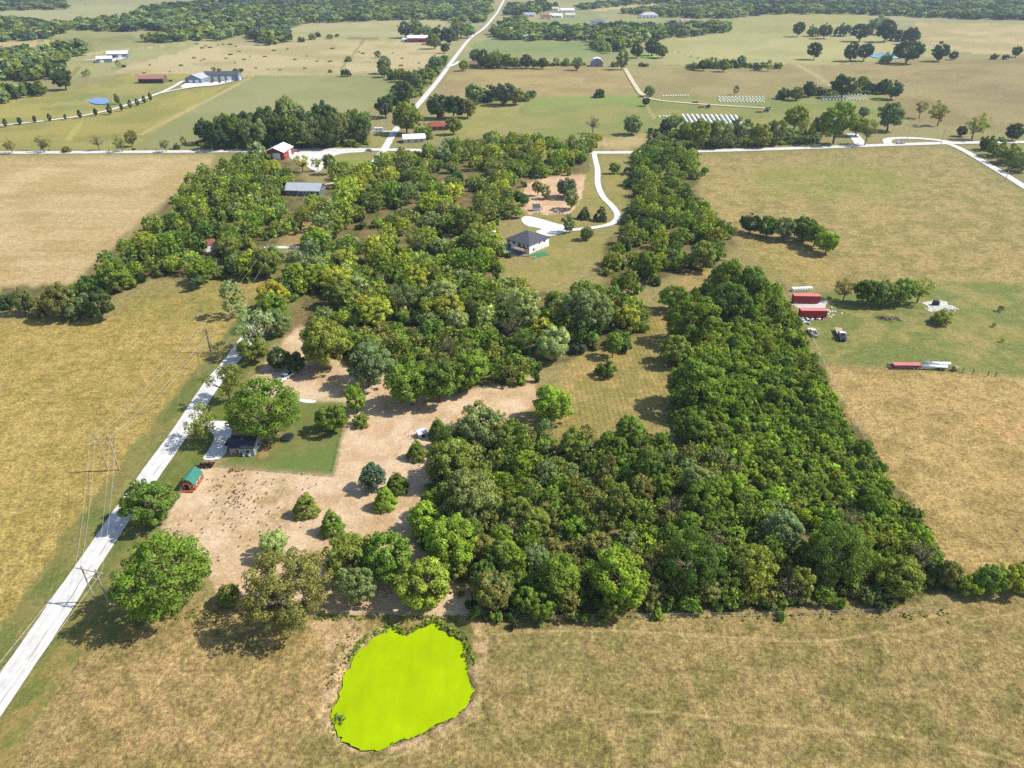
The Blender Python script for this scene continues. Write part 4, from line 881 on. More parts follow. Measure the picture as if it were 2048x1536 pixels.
def scatter(polys, spacing, wr, hr, cols, seed, zc=0.0, jig=.9, fit=False):
    rng = np.random.default_rng(seed); out = []
    for poly in polys:
        gp = [P(u, v, zc) for u, v in poly]; pl = [(p.x, p.y) for p in gp]
        xs = np.arange(min(p[0] for p in pl), max(p[0] for p in pl), spacing); ys = np.arange(min(p[1] for p in pl), max(p[1] for p in pl), spacing)
        X, Y = np.meshgrid(xs, ys); X = X + rng.uniform(-.5, .5, X.shape) * spacing * jig; Y = Y + rng.uniform(-.5, .5, Y.shape) * spacing * jig
        k = inpoly(X, Y, pl)
        for x, y in zip(X[k], Y[k]):
            wd = rng.uniform(*wr)
            if fit:
                u1, v1 = proj(x, y, float(hz(x, y)) + wd * hr[0] * .55)
                if not inpoly(np.array([u1]), np.array([v1]), poly)[0]: continue
            n = float(vnoise(x / 60, y / 60, seed)) + rng.normal(0, .2); c = cols[int(np.clip(n, 0, .999) * len(cols))]
            out.append((x, y, wd, wd * rng.uniform(*hr), lin(PAL[c]) * FK * (1 + rng.normal(0, .12))))
    return out
FAR = [[(-300, -14), (135, 0), (132, 17), (0, 21), (-300, 26)], [(-300, 40), (40, 38), (85, 46), (160, 42), (255, 34), (290, 14), (400, 2), (640, -8), (985, -14), (985, 22), (962, 44), (905, 46), (880, 38), (640, 45), (600, 50), (575, 60), (578, 82), (556, 90), (520, 88), (500, 74), (440, 80), (300, 86), (290, 72), (385, 60), (430, 52), (310, 62), (235, 62), (130, 60), (118, 76), (0, 84), (-300, 90)],
       [(-300, 104), (40, 98), (100, 95), (128, 86), (150, 86), (172, 98), (170, 110), (132, 118), (122, 140), (150, 156), (60, 160), (-300, 164)], [(-300, 180), (60, 172), (98, 176), (100, 188), (0, 206), (-300, 214)],
       [(988, 58), (1004, 40), (1050, 34), (1060, 48), (1130, 54), (1250, 48), (1300, 52), (1462, 46), (1464, 62), (1340, 76), (1280, 82), (1250, 102), (1216, 106), (1190, 98), (1175, 82), (990, 78)],
       [(1140, 12), (1240, 2), (1360, -6), (2300, -10), (2300, 46), (1950, 38), (1800, 32), (1700, 27), (1540, 28), (1460, 36), (1380, 36), (1260, 28), (1200, 24), (1330, 14), (1345, 7), (1240, 12), (1170, 20)],
       [(1014, 8), (1100, 4), (1130, 14), (1060, 30), (1010, 32)], [(-300, -14), (2300, -14), (2300, -24), (-300, -24)], [(-200, -34), (2300, -34), (2300, -40), (-200, -40)]]
items = [i for i in scatter(FAR[:7], 12, (12, 18), (.75, 1.05), ['blue', 'dark', 'grey', 'olive', 'dark', 'grey'], 21, 1, fit=True) if math.hypot(i[0], i[1]) < 1150]
items += [i for i in scatter(FAR[:7], 18, (17, 25), (.5, .7), ['blue', 'dark', 'grey', 'olive', 'dark', 'grey'], 21, 1, fit=True) if 1150 <= math.hypot(i[0], i[1]) < 1900]
items += [i for i in scatter(FAR[:7], 27, (24, 34), (.34, .46), ['blue', 'dark', 'grey', 'dark'], 21, 1, fit=True) if 1900 <= math.hypot(i[0], i[1])]
print('far trees', len(items))
MID = [leaves(blobset(k_, np.random.default_rng(70 + i))[0], 20, .078, np.random.default_rng(80 + i), centre=(0, 0, .5)) for i, k_ in enumerate(['oak', 'round', 'oak', 'tall'])]
MID = [(v, n, tint_of(t, np.random.default_rng(9))) for v, f, n, t in MID]
mass('smaller_trees', 'the smaller trees and shrubs filling the woods and far hedges', [(q[1][0], q[1][1], q[2], q[2] * q[8], np.array(leafcol(q[3], TR)[:3])) for q in rest], MID, 27)
mass('far_woodland', 'dark far off woods between the fields along the top', items, LOWT, 23)
ug = []
for key, sp in (('front', 2.3), ('strip', 1.7), ('edge', 1.7), ('yard', 2.2), ('centre', 4.5), ('lower', 3.6), ('mid', 4.0), ('left', 5.0), ('upper', 5.5), ('right', 4.2)):
    rng = np.random.default_rng(len(key)); pts = W[key]
    for x, y, wd in pts:
        for _ in range(int(3.2 * wd * wd / (sp * sp) * (.3 if key in ('strip', 'edge', 'yard', 'front') else .28)) + 1):
            a = rng.random() * 6.28; r = wd * .8 * rng.random() ** .5; s = sp * rng.uniform(.7, 1.35)
            cc = ['green', 'olive', 'deep', 'brown', 'dark'][rng.integers(5)]
            ug.append((x + math.cos(a) * r, y + math.sin(a) * r, s, s * rng.uniform(.9, 1.7), lin(PAL[cc]) * FK * (1 + rng.normal(0, .12))))
print('undergrowth', len(ug))
mass('undergrowth', 'tangled green and brown undergrowth filling the woods', ug, LOWS, 24)
scrub = scatter([[(1300, 262), (1400, 268), (1560, 262), (1640, 272), (1640, 288), (1400, 298), (1300, 292)], [(400, 282), (560, 290), (735, 286), (735, 293), (560, 296), (400, 297)]], 4.0, (3.0, 6.5), (.6, 1.0), ['dark', 'grey', 'olive', 'green', 'deep'], 31)
scrub += scatter([[(772, 205), (790, 178), (830, 165), (862, 140), (890, 112), (900, 118), (870, 155), (836, 195), (800, 215)], [(770, 140), (800, 150), (830, 150), (820, 162), (780, 156)], [(940, 196), (1000, 184), (1060, 192), (1060, 200), (960, 204)], [(1560, 190), (1660, 186), (1800, 182), (1790, 190), (1560, 194)], [(1370, 134), (1490, 132), (1580, 134), (1490, 137), (1370, 138)], [(945, 130), (1040, 128), (1180, 131), (1040, 134), (945, 136)]], 6.0, (5, 9), (.6, .95), ['dark', 'grey', 'olive', 'dark', 'green'], 32)
scrub += scatter([[(0, 300), (380, 298), (380, 301), (0, 303)]], 7.0, (1.2, 3.0), (.6, .9), ['brown', 'olive', 'dark'], 33)
mass('roadside_scrub', 'tangled scrub along the roads and field hedges', scrub, LOWS, 34)
carpet = scatter([[(1435, 545), (1540, 560), (1590, 640), (1640, 760), (1720, 890), (1810, 1000), (1880, 1110), (1890, 1170), (1700, 1120), (1600, 1010), (1490, 940), (1420, 880), (1350, 860), (1360, 780), (1350, 690), (1340, 620), (1380, 600)]], 1.75, (1.7, 3.2), (.8, 1.5), ['deep', 'green', 'bright', 'green', 'ygreen', 'olive'], 35, 1.5)
mass('thicket_scrub', 'closed carpet of low green scrub in the long right thicket', carpet, LOWS, 36)
rd = []
rng = np.random.default_rng(3); pp = chaikin([P(u, v) for u, v in POND], 1, True)
for i in range(len(pp)):
    a, b = pp[i], pp[(i + 1) % len(pp)]; top = a.y > 86
    for t in np.arange(0, (b - a).length, .30 if top else .42):
        q = a.lerp(b, t / (b - a).length); o = (q - Vector((sum(p.x for p in pp) / len(pp), sum(p.y for p in pp) / len(pp), 0))).normalized()
        for _ in range(2 if top else int(rng.random() < .45)):
            x = q + o * rng.uniform(.05, 1.5 if top else .5); s = rng.uniform(.25, .65) if top else rng.uniform(.18, .42); cc = ['green', 'deep', 'olive', 'bright'][rng.integers(4)]
            rd.append((x.x, x.y, s, s * rng.uniform(.7, 1.2), lin(PAL[cc]) * FK * 1.2))
q = P(676, 1438)
for _ in range(16):
    x = q + Vector(rng.normal(0, .5, 3)); rd.append((x.x, x.y, .5, .5, lin(PAL['grey']) * FK))
for _ in range(110):                                      # weeds on the muddy left bank
    u = rng.uniform(0, 1); x = P(655 + 60 * u + rng.normal(0, 9), 1372 - 105 * u + rng.normal(0, 9)); s = rng.uniform(.14, .4)
    rd.append((x.x, x.y, s, s * .8, lin(PAL[['olive', 'dark', 'green'][rng.integers(3)]]) * FK * .8))
mass('pond_weeds', 'weeds and reeds fringing the duckweed pond', rd, LOWS, 25)
wd_ = []
for _ in range(520):                                      # roadside and fence line weeds
    t = rng.random()
    if t < .45: x = P(630 + 380 * rng.random(), 1236 + rng.normal(0, 3))
    elif t < .75: x = P(1030 + 870 * rng.random(), 1238 - rng.random() * 12 + rng.normal(0, 4))
    else: x = P(260 + 180 * rng.random(), 1232 + rng.normal(0, 8))
    s = rng.uniform(.2, .7); wd_.append((x.x, x.y, s, s * rng.uniform(.6, 1.0), lin(PAL[['olive', 'brown', 'green', 'ygreen'][rng.integers(4)]]) * FK))
mass('fence_row_weeds', 'weeds along the fence between pasture and woods', wd_, LOWS, 26)

# ------------------------------------------------------------------ buildings
GL = glassmat()
M_white = plain('white_siding', (226, 226, 222), .6, .06, 2); M_trim = plain('white_trim', (236, 236, 232), .5, .04)
M_dark_shingle = plain('dark_shingles', (74, 76, 84), .9, .2, 3, bump=.2); M_grey_metal = plain('grey_metal_roof', (168, 172, 178), .55, .1, .6, rib=1.1)
M_white_metal = plain('white_metal_roof', (226, 228, 230), .5, .06, .6, rib=1.1); M_red_metal = plain('red_metal_siding', (148, 42, 42), .6, .1, .8, rib=1.1)
M_rust = plain('rust_red_roof', (134, 76, 64), .75, .25, .8, rib=.9); M_brick_roof = plain('terracotta_roof', (146, 74, 56), .85, .2, 1.5)
M_bluegrey = plain('blue_grey_siding', (122, 132, 148), .65, .1, .8, rib=1.1); M_greysiding = plain('grey_siding', (150, 152, 156), .7, .12, 1, rib=1.6)
M_brown = plain('brown_siding', (112, 84, 66), .8, .2, 1); M_cedar = plain('orange_wood', (160, 80, 34), .7, .15, 1.5, rib=3)
M_teal = plain('teal_metal_roof', (58, 122, 106), .45, .12, .7, rib=1.6); M_darkdoor = plain('dark_opening', (34, 34, 38), .8, .2)
M_concrete = plain('concrete', (196, 192, 184), .9, .1, 1); M_deck = plain('weathered_deck', (120, 100, 84), .8, .2, 2, rib=2)
M_tan = plain('tan_siding', (196, 184, 160), .7, .08, 1)
def window(parent, side, L, W, s, z, w, h, name='window', fm=None, gm=None):
    """flat frame proud of the wall with a pane on it; s = position along the wall"""
    f = MB(); g = MB(); t = .06
    if side in 'SN':
        y = (-W / 2 - t / 2) if side == 'S' else (W / 2 + t / 2); sg = -1 if side == 'S' else 1
        f.box((s, y, z + h / 2), (w + .24, t, h + .24)); g.box((s, y + sg * .05, z + h / 2), (w, t, h))
    else:
        x = (L / 2 + t / 2) if side == 'E' else (-L / 2 - t / 2); sg = 1 if side == 'E' else -1
        f.box((x, s, z + h / 2), (t, w + .24, h + .24)); g.box((x + sg * .05, s, z + h / 2), (t, w, h))
    o = f.build(name, fm or M_trim, parent); g.build('pane' if name == 'window' else 'leaf_panel', gm or GL, o); return o
def house(name, label, cat, loc, rz, L, W, wh, roof, rh, wm, rm, ov=.45, openings=(), group=None):
    r = thing(name, label, cat, loc, rz, group); t = .14
    hl, hw = L / 2, W / 2
    if roof == 'hip':
        MB().box((0, 0, wh / 2 - .1), (L, W, wh + .2)).build('wall', wm, r)
        a, b = hl + ov, hw + ov; zr = wh + rh; rl = max(.05, hl - hw) ; e = wh - .05
        vs = [(-a, -b, e), (a, -b, e), (a, b, e), (-a, b, e), (-rl, 0, zr), (rl, 0, zr), (-a, -b, e - t), (a, -b, e - t), (a, b, e - t), (-a, b, e - t)]
        MB().add(vs, [(0, 1, 5, 4), (1, 2, 5), (2, 3, 4, 5), (3, 0, 4), (6, 9, 8, 7), (0, 6, 7, 1), (1, 7, 8, 2), (2, 8, 9, 3), (3, 9, 6, 0)]).build('roof', rm, r)
    elif roof in ('gable', 'gambrel', 'shed', 'arch'):
        if roof == 'gable': top = [(-hw, wh), (0, wh + rh), (hw, wh)]
        elif roof == 'shed': top = [(-hw, wh), (hw, wh + rh)]
        elif roof == 'gambrel': top = [(-hw, wh), (-hw * .62, wh + rh * .68), (0, wh + rh), (hw * .62, wh + rh * .68), (hw, wh)]
        else: top = [(-hw * math.cos(k * math.pi / 8), wh + rh * math.sin(k * math.pi / 8)) for k in range(9)]
        prof = [(-hw, -.1)] + [(hw, -.1)] + list(reversed(top))
        MB().prism(prof, -hl, hl, 'x').build('wall', wm, r)
        d0 = Vector((top[0][0] - top[1][0], top[0][1] - top[1][1])).normalized() * ov; d1 = Vector((top[-1][0] - top[-2][0], top[-1][1] - top[-2][1])).normalized() * ov
        pts = [(top[0][0] + d0.x, top[0][1] + d0.y)] + top[1:-1] + [(top[-1][0] + d1.x, top[-1][1] + d1.y)]
        up = [(p[0], p[1] + .02 + t) for p in pts]; lo = [(p[0], p[1] + .02) for p in pts]
        MB().prism(lo + list(reversed(up)), -hl - ov, hl + ov, 'x').build('roof', rm, r)
    for o in openings:
        side, s, z, w_, h_, kind = o
        if kind == 'w': window(r, side, L, W, s, z, w_, h_)
        elif kind == 'd': window(r, side, L, W, s, z, w_, h_, 'door', M_trim, plain('door_paint', (96, 92, 88), .6))
        elif kind == 'g': window(r, side, L, W, s, z, w_, h_, 'garage_door', M_trim, plain('white_door', (230, 230, 228), .5, .05))
        elif kind == 'o': window(r, side, L, W, s, z, w_, h_, 'bay_opening', M_brown if wm is M_brown else M_trim, M_darkdoor)
    return r
def at(u, v, dz=0): p = P(u, v); return (p.x, p.y, p.z + dz)
# white house with deck and play yard: near corner, right wall along 50 deg, left wall along 140 deg
c0 = P(1058.6, 508.5); rz = math.radians(-40); L_, W_ = 13.0, 14.0
ex = Vector((math.cos(rz), math.sin(rz), 0)); ey = Vector((-math.sin(rz), math.cos(rz), 0))
ctr = c0 - ex * (L_ / 2) + ey * (W_ / 2)
wh = house('white_house', 'two storey white house with a dark hip roof and deck', 'house', ctr, rz, L_, W_, 4.2, 'hip', 3.0, M_white, M_dark_shingle, .5,
    [('S', -5, 2.9, 1.0, 1.1, 'w'), ('S', -2.2, 2.8, 1.4, 1.2, 'w'), ('S', -4.8, .3, 1.6, 2.1, 'd'), ('S', -2.3, .9, .9, 1.1, 'w'), ('S', 1.0, 2.5, 1.6, 1.5, 'w'), ('S', 3.6, 2.4, 1.0, 1.7, 'w'), ('S', 5.6, 2.9, .9, 1.0, 'w'), ('S', .2, .8, .9, 1.1, 'w'), ('E', 0, 2.9, .8, .8, 'w'), ('E', 3.5, 2.8, 1.2, 1.2, 'w'), ('E', -4, .8, 1.0, 1.1, 'w'), ('N', 0, .2, 3.2, 2.3, 'g'), ('N', -4, .1, 1.0, 2.1, 'd')])
dk = MB().box((3.2, -9.0, 2.35), (6.0, 3.8, .16)).build('deck', M_deck, wh)
for i in range(13): MB().box((.4 + i * .46, -10.85, 2.9), (.06, .06, 1.0)).build('baluster', M_trim, dk)
MB().box((3.2, -10.85, 3.42), (6.1, .12, .08)).build('rail', M_trim, dk)
for x in (.4, 3.2, 6.0): MB().box((x, -10.7, 1.13), (.16, .16, 2.26)).build('post', M_deck, dk)
for i in range(9): MB().box((6.6 + i * .27, -9.6, 2.2 - i * .26), (.28, 1.1, .08)).build('step', M_deck, dk)
MB().box((-.5, -9.6, .03), (12.5, 5.2, .12)).build('patio', plain('grey_patio', (128, 134, 146), .85, .1, 1), wh)
house('run_in_shed', 'small metal run-in shed with a slanted dark roof in the paddock', 'shed', at(1072.5, 421), math.radians(2), 3.4, 2.8, 2.1, 'shed', .7, plain('galvanised', (196, 206, 214), .45, .08, 1, rib=2), M_dark_shingle, .25, [('W', 0, 0, 2.0, 1.7, 'o'), ('N', 0, 0, 2.2, 1.8, 'o')])
mh = house('metal_house', 'small grey metal house under the large round tree', 'house', at(494, 897), math.radians(-1), 6.2, 6.4, 2.5, 'gable', 1.5, M_greysiding, plain('black_metal_roof', (44, 50, 60), .5, .15, .6, rib=1.1), .3,
    [('S', -1.2, .1, 1.0, 2.0, 'd'), ('S', 1.5, .9, 1.0, 1.0, 'w'), ('E', 0, .9, 1.1, 1.0, 'w'), ('W', 0, .9, 1.0, 1.0, 'w')])
for x in (-2.2, -.2, .4, 1.9): MB().box((x, -3.55, .3), (.5, .4, .5)).box((x, -3.35, .75), (.5, .08, .6)).build('porch_clutter', plain('clutter_' + str(x), [(150, 50, 40), (190, 190, 190), (60, 60, 70), (200, 200, 200)][int(x * 1.3 + 3) % 4], .7), mh)
cb = house('wooden_cabin', 'orange wooden cabin with a rounded green roof beside the lane', 'cabin', at(386, 968), math.radians(87), 4.8, 3.3, 1.75, 'gambrel', 1.45, M_cedar, M_teal, .18, [('W', .2, .1, 1.2, 1.7, 'o'), ('W', -1.1, .8, .5, .6, 'w'), ('S', .8, .8, .6, .6, 'w'), ('S', -1.0, .8, .6, .6, 'w')])
MB().box((-2.9, 0, .2), (1.0, 3.0, .12)).build('porch', M_cedar, cb)
for y in (-1.35, 1.35): MB().box((-3.3, y, .9), (.1, .1, 1.6)).build('post', M_cedar, cb)
house('grey_roofed_house', 'house with a broad light grey roof in the left wood', 'house', at(612, 386), math.radians(-6), 19, 11, 2.9, 'gable', 2.6, plain('slate_siding', (92, 98, 110), .7, .1), M_grey_metal, .5, [('S', -6, .9, 1.6, 1.2, 'w'), ('S', -1, .9, 1.6, 1.2, 'w'), ('S', 3.5, .1, 1.1, 2.1, 'd'), ('S', 7, .9, 1.4, 1.2, 'w'), ('E', 0, .9, 1.6, 1.3, 'w'), ('E', 3, .1, 1.0, 2.1, 'd')])
house('red_shop', 'red metal shop with a white roof beside the gravel lot', 'barn', at(560, 313), math.radians(84), 17, 12.5, 4.6, 'gable', 2.6, M_red_metal, M_white_metal, .4, [('W', -1.5, .05, 4.5, 3.8, 'g'), ('W', 3.5, .1, 1.0, 2.1, 'd'), ('S', 2, .05, 3.6, 3.4, 'g'), ('S', -4, 1.2, 1.2, 1.0, 'w')])
house('white_shed', 'white walled shed with a rust red roof in the left wood', 'shed', at(410, 500), math.radians(38), 9.0, 6.5, 3.0, 'gable', 1.3, M_white, M_rust, .3, [('S', 0, .05, 3.0, 2.4, 'g'), ('S', -3.2, 1, .9, .9, 'w'), ('E', 0, .1, 1.0, 2.0, 'd')])
house('red_roofed_house', 'brick house with a terracotta red hip roof near the crossroads', 'house', at(876, 258), math.radians(8), 15, 11, 3.0, 'hip', 2.6, plain('brick_wall', (120, 70, 62), .9, .2, 3), M_brick_roof, .6, [('S', -5, .9, 1.6, 1.2, 'w'), ('S', -1, .1, 1.1, 2.1, 'd'), ('S', 3, .9, 1.8, 1.2, 'w'), ('E', 0, .9, 1.4, 1.2, 'w')])
house('white_roofed_house', 'low house with a bright white roof half hidden below the red roof', 'house', at(828, 283), math.radians(12), 15, 9, 2.9, 'gable', 2.2, M_tan, M_white_metal, .5, [('S', -4, .9, 1.4, 1.2, 'w'), ('S', 1, .1, 1.1, 2.1, 'd'), ('S', 5, .9, 1.4, 1.2, 'w'), ('E', 0, .9, 1.2, 1.2, 'w')])
house('far_red_barn', 'long red barn with a white roof in the far tan pasture', 'barn', at(836, 84), math.radians(2), 30, 12, 6.0, 'gable', 3.4, M_red_metal, M_white_metal, .5, [('S', -8, .05, 4, 4, 'o'), ('S', 4, .05, 4, 4, 'o'), ('E', 0, .05, 4, 4, 'g')])
house('white_lean_to', 'small white shed at the left end of the far red barn', 'shed', at(812, 83), math.radians(4), 10, 7, 3.2, 'gable', 1.6, M_white, M_white_metal, .4, [('S', 0, .05, 3, 2.4, 'o')])
house('grey_barn', 'blue grey barn with a stepped white roof on the far field line', 'barn', at(1193, 132), math.radians(88), 13, 14, 5.2, 'gambrel', 4.0, M_bluegrey, M_white_metal, .4, [('W', 0, .05, 3.6, 3.4, 'd'), ('W', -4.5, 1.5, 1, 1, 'w'), ('W', 4.5, 1.5, 1, 1, 'w')])
house('long_shop', 'long grey roofed shop with white garage doors on the left farm', 'barn', at(446, 160), math.radians(4), 36, 15, 5.6, 'gable', 3.0, M_bluegrey, M_dark_shingle, .5, [('S', x, .05, 4.2, 4.2, 'g') for x in (-12, -5, 2, 9)] + [('E', 0, .05, 3, 3, 'g')])
house('farm_house', 'grey gabled wing left of the long shop', 'house', at(398, 164), math.radians(80), 20, 18, 4.6, 'gable', 3.6, M_bluegrey, M_grey_metal, .6, [('W', -4, .05, 4, 3, 'g'), ('W', 3, .05, 4, 3, 'g'), ('S', 0, 1, 1.6, 1.3, 'w')])
house('brown_barn', 'low brown open barn with a dusty red roof on the left farm', 'barn', at(307, 165), math.radians(3), 25, 12, 4.4, 'gable', 2.6, M_brown, plain('dusty_red_roof', (158, 106, 96), .75, .15, .6, rib=1.1), .5, [('S', x, .05, 4.4, 3.4, 'o') for x in (-9.5, -4.7, .1, 4.9, 9.6)])
house('white_roofed_shed', 'nearer white roofed grey shed on the far left', 'shed', at(211, 124), math.radians(20), 17, 13, 4.4, 'gable', 2.4, M_bluegrey, M_white_metal, .5, [('S', -3, .05, 4, 3, 'g'), ('S', 4, .9, 1.6, 1.3, 'w'), ('E', 0, .05, 3.5, 3, 'g')])
house('white_roofed_shed', 'farther white roofed grey shed on the far left', 'shed', at(238, 115), math.radians(14), 24, 14, 5.0, 'gable', 2.8, M_bluegrey, M_white_metal, .5, [('S', -5, .05, 4, 3.5, 'o'), ('S', 3, .05, 4, 3.5, 'g')])
house('brown_house', 'brown roofed house behind trees right of the far lane', 'house', at(950, 133), math.radians(5), 18, 10, 3.2, 'hip', 3.0, M_tan, plain('brown_roof', (124, 96, 88), .9, .15), .6, [('S', -5, .9, 2, 1.4, 'w'), ('S', 2, .05, 4, 2.4, 'g')])
house('far_white_house', 'white house at the far wood edge above the green field', 'house', at(1056, 79), math.radians(3), 22, 12, 3.6, 'gable', 3.2, M_white, M_white_metal, .6, [('S', -6, 1, 2.4, 1.6, 'w'), ('S', 5, 1, 2.4, 1.6, 'w')])
house('far_grey_house', 'large white house with a grey hip roof among the far trees', 'house', at(1196, 50), math.radians(-8), 30, 18, 6.0, 'hip', 4.5, M_white, plain('mauve_shingles', (120, 114, 128), .9, .1), .7, [('S', x, z, 2.2, 1.8, 'w') for x in (-9, -3, 3, 9) for z in (.8, 3.8)])
house('far_pale_house', 'pale hip roofed house in the far clearing on the right of the grey one', 'house', at(1297, 36), math.radians(4), 36, 18, 6.0, 'hip', 5.0, M_white, plain('pale_shingles', (176, 176, 178), .9, .1), .7, [('S', x, 1, 2.6, 2.0, 'w') for x in (-11, -4, 4, 11)])
house('far_tan_house', 'pinkish roofed house at the right of the far village trees', 'house', at(1374, 48), math.radians(5), 26, 14, 4.5, 'gable', 4.0, M_tan, plain('pink_roof', (170, 136, 128), .85, .1), .6, [('S', x, 1, 2.6, 2.0, 'w') for x in (-8, 0, 8)])
for (u, v, L1, rm1, lab) in ((1058, 33, 26, M_grey_metal, 'far house with a grey roof, lower left of the far village'), (1112, 35, 26, M_white_metal, 'far house with a white roof, middle of the far village'), (1134, 24, 30, M_white_metal, 'far white roof at the top of the far village'), (1108, 21, 22, M_tan, 'small tan roofed house at the top of the far village'), (1140, 34, 20, M_tan, 'small tan roofed house right of the far village'), (1092, 38, 22, M_brick_roof, 'reddish roofed house in the middle of the far village')):
    house('village_house', lab, 'house', at(u, v), math.radians(random.uniform(-15, 15)), L1, 13, 4.0, 'gable', 3.6, M_white, rm1, .6, [('S', x, 1, 2.4, 1.8, 'w') for x in (-6, 4)], 'houses of the far village')
house('garden_hutch', 'little grey roofed hutch with an open pen at the thicket edge', 'hutch', at(844, 872), math.radians(30), 2.4, 1.8, 1.2, 'shed', .4, M_greysiding, plain('light_tin', (190, 196, 204), .4, .1), .15, [('S', 0, .1, .9, .9, 'o')])

# ------------------------------------------------------------------ vehicles
M_tyre = plain('tyre_rubber', (34, 34, 36), .9, .2, 4); M_rim = plain('wheel_rim', (176, 178, 182), .35, .1, 4, metal=.8)
M_lamp = plain('lamp_glass', (230, 226, 210), .2, .05); M_tail = plain('tail_lamp', (150, 24, 20), .3, .1); M_black = plain('black_plastic', (30, 32, 36), .6, .15)
def wheel(parent, x, y, r=.38, wd=.26):
    t = MB().cyl((x, y - wd / 2, r), (x, y + wd / 2, r), r, None, 16).build('wheel', M_tyre, parent, False)
    MB().cyl((x, y - wd / 2 - .02, r), (x, y + wd / 2 + .02, r), r * .58, None, 12).build('rim', M_rim, t)
def glassbits(r, prof, y):                                # cab glass as thin slabs on both sides
    for s in (-1, 1): MB().prism(prof, s * y, s * (y + .03), 'y').build('side_window', GL, r)
def pickup(label, loc, rz, paint, bed='open', cat='pickup truck', name='pickup_truck'):
    r = thing(name, label, cat, loc, rz); hw = .95
    body = [(-2.75, .45), (2.7, .42), (2.75, .75), (2.65, 1.0), (1.25, 1.12), (-2.72, 1.12), (-2.78, .7)]
    b = MB().prism(body, -hw, hw, 'y').build('body', paint, r)
    cab = [(1.2, 1.1), (.62, 1.72), (-.55, 1.74), (-.78, 1.1)]
    MB().prism([(x, z) for x, z in cab], -hw + .1, hw - .1, 'y').build('cab', paint, r)
    MB().add([(1.19, -.76, 1.14), (1.19, .76, 1.14), (.68, .72, 1.69), (.68, -.72, 1.69)], [(0, 1, 2, 3)]).build('windscreen', GL, r).location = (.03, 0, .02)
    MB().add([(-.75, -.72, 1.2), (-.75, .72, 1.2), (-.6, .68, 1.66), (-.6, -.68, 1.66)], [(3, 2, 1, 0)]).build('rear_window', GL, r).location = (-.04, 0, .01)
    glassbits(r, [(1.0, 1.16), (.6, 1.64), (-.48, 1.65), (-.62, 1.16)], .85)
    if bed == 'open': MB().box((-1.76, 0, 1.10), (1.78, 1.6, .06)).build('bed_liner', M_black, r).location = (0, 0, .01)
    if bed == 'load':
        MB().box((-1.7, 0, 1.45), (2.0, 1.95, .7), 0, (.92, .9)).build('bed_cover', paint, r)
    for x in (1.78, -1.72):
        for s in (-1, 1): wheel(r, x, s * .82)
    for s in (-1, 1): MB().box((2.72, s * .7, .82), (.1, .36, .2)).build('headlight', M_lamp, r); MB().box((-2.76, s * .84, .9), (.06, .18, .3)).build('tail_light', M_tail, r)
    MB().box((2.82, 0, .5), (.14, 1.9, .2)).build('bumper', M_rim, r); return r
def car(label, loc, rz, paint, cat='car', name='car', suv=False):
    r = thing(name, label, cat, loc, rz); hw = .92; hh = 1.75 if suv else 1.45
    MB().prism([(-2.3, .35), (2.25, .35), (2.3, .7), (2.1, .92), (1.1, 1.0), (-2.25, 1.0), (-2.35, .7)], -hw, hw, 'y').build('body', paint, r)
    cab = [(1.15, .98), (.45, hh), (-1.5 if suv else -1.0, hh), (-2.2 if suv else -1.9, .98)]
    MB().prism(cab, -hw + .1, hw - .1, 'y').build('cab', paint, r)
    MB().add([(1.14, -.74, 1.02), (1.14, .74, 1.02), (.52, .68, hh - .05), (.52, -.68, hh - .05)], [(0, 1, 2, 3)]).build('windscreen', GL, r).location = (.04, 0, .02)
    glassbits(r, [(.95, 1.04), (.42, hh - .07), (-1.3 if suv else -.95, hh - .07), (-1.75 if suv else -1.6, 1.04)], .83)
    for x in (1.45, -1.4):
        for s in (-1, 1): wheel(r, x, s * .8, .34, .22)
    for s in (-1, 1): MB().box((2.24, s * .66, .72), (.1, .34, .16)).build('headlight', M_lamp, r); MB().box((-2.3, s * .7, .8), (.06, .26, .18)).build('tail_light', M_tail, r)
    return r
P_white = plain('white_paint', (232, 232, 230), .3, .05, 1); P_dark = plain('dark_paint', (36, 42, 54), .25, .1, 1); P_silver = plain('silver_paint', (180, 186, 194), .3, .05, 1, metal=.3); P_blue = plain('navy_paint', (44, 60, 84), .3, .1, 1)
P_cream = plain('cream_paint', (226, 220, 196), .4, .08, 1)
pickup('white pickup truck half in tree shade on the bare earth yard', at(571, 758), math.radians(-118), P_white, 'open')
car('dark sport utility vehicle in the shade beside the small metal house', at(470, 889), math.radians(5), P_dark, 'car', 'parked_car', True)
pickup('white pickup with an empty bed in the mown yard', at(1625, 668), math.radians(96), P_cream, 'open')
pickup('silver pickup truck driving on the crossing road at the right', at(1800, 288.5), math.radians(4), P_silver, 'load')
car('pale car waiting by the crossroads on the left', at(738, 302), math.radians(-3), P_silver, 'car', 'car')
car('dark car parked right of the brown open barn', at(342, 163), math.radians(-8), P_dark, 'car', 'parked_car', True)
for i, (u, v) in enumerate(((424, 166), (440, 166), (452, 165.5))): car(f'dark car parked before the long shop, {ORD[i]} from the left', at(u, v), math.radians(90 + i * 7), [P_dark, P_blue, P_dark][i], 'car', 'parked_car', i == 1)
car('white car parked at the right end of the long shop', at(463, 160), math.radians(20), P_white, 'car', 'parked_car', True)
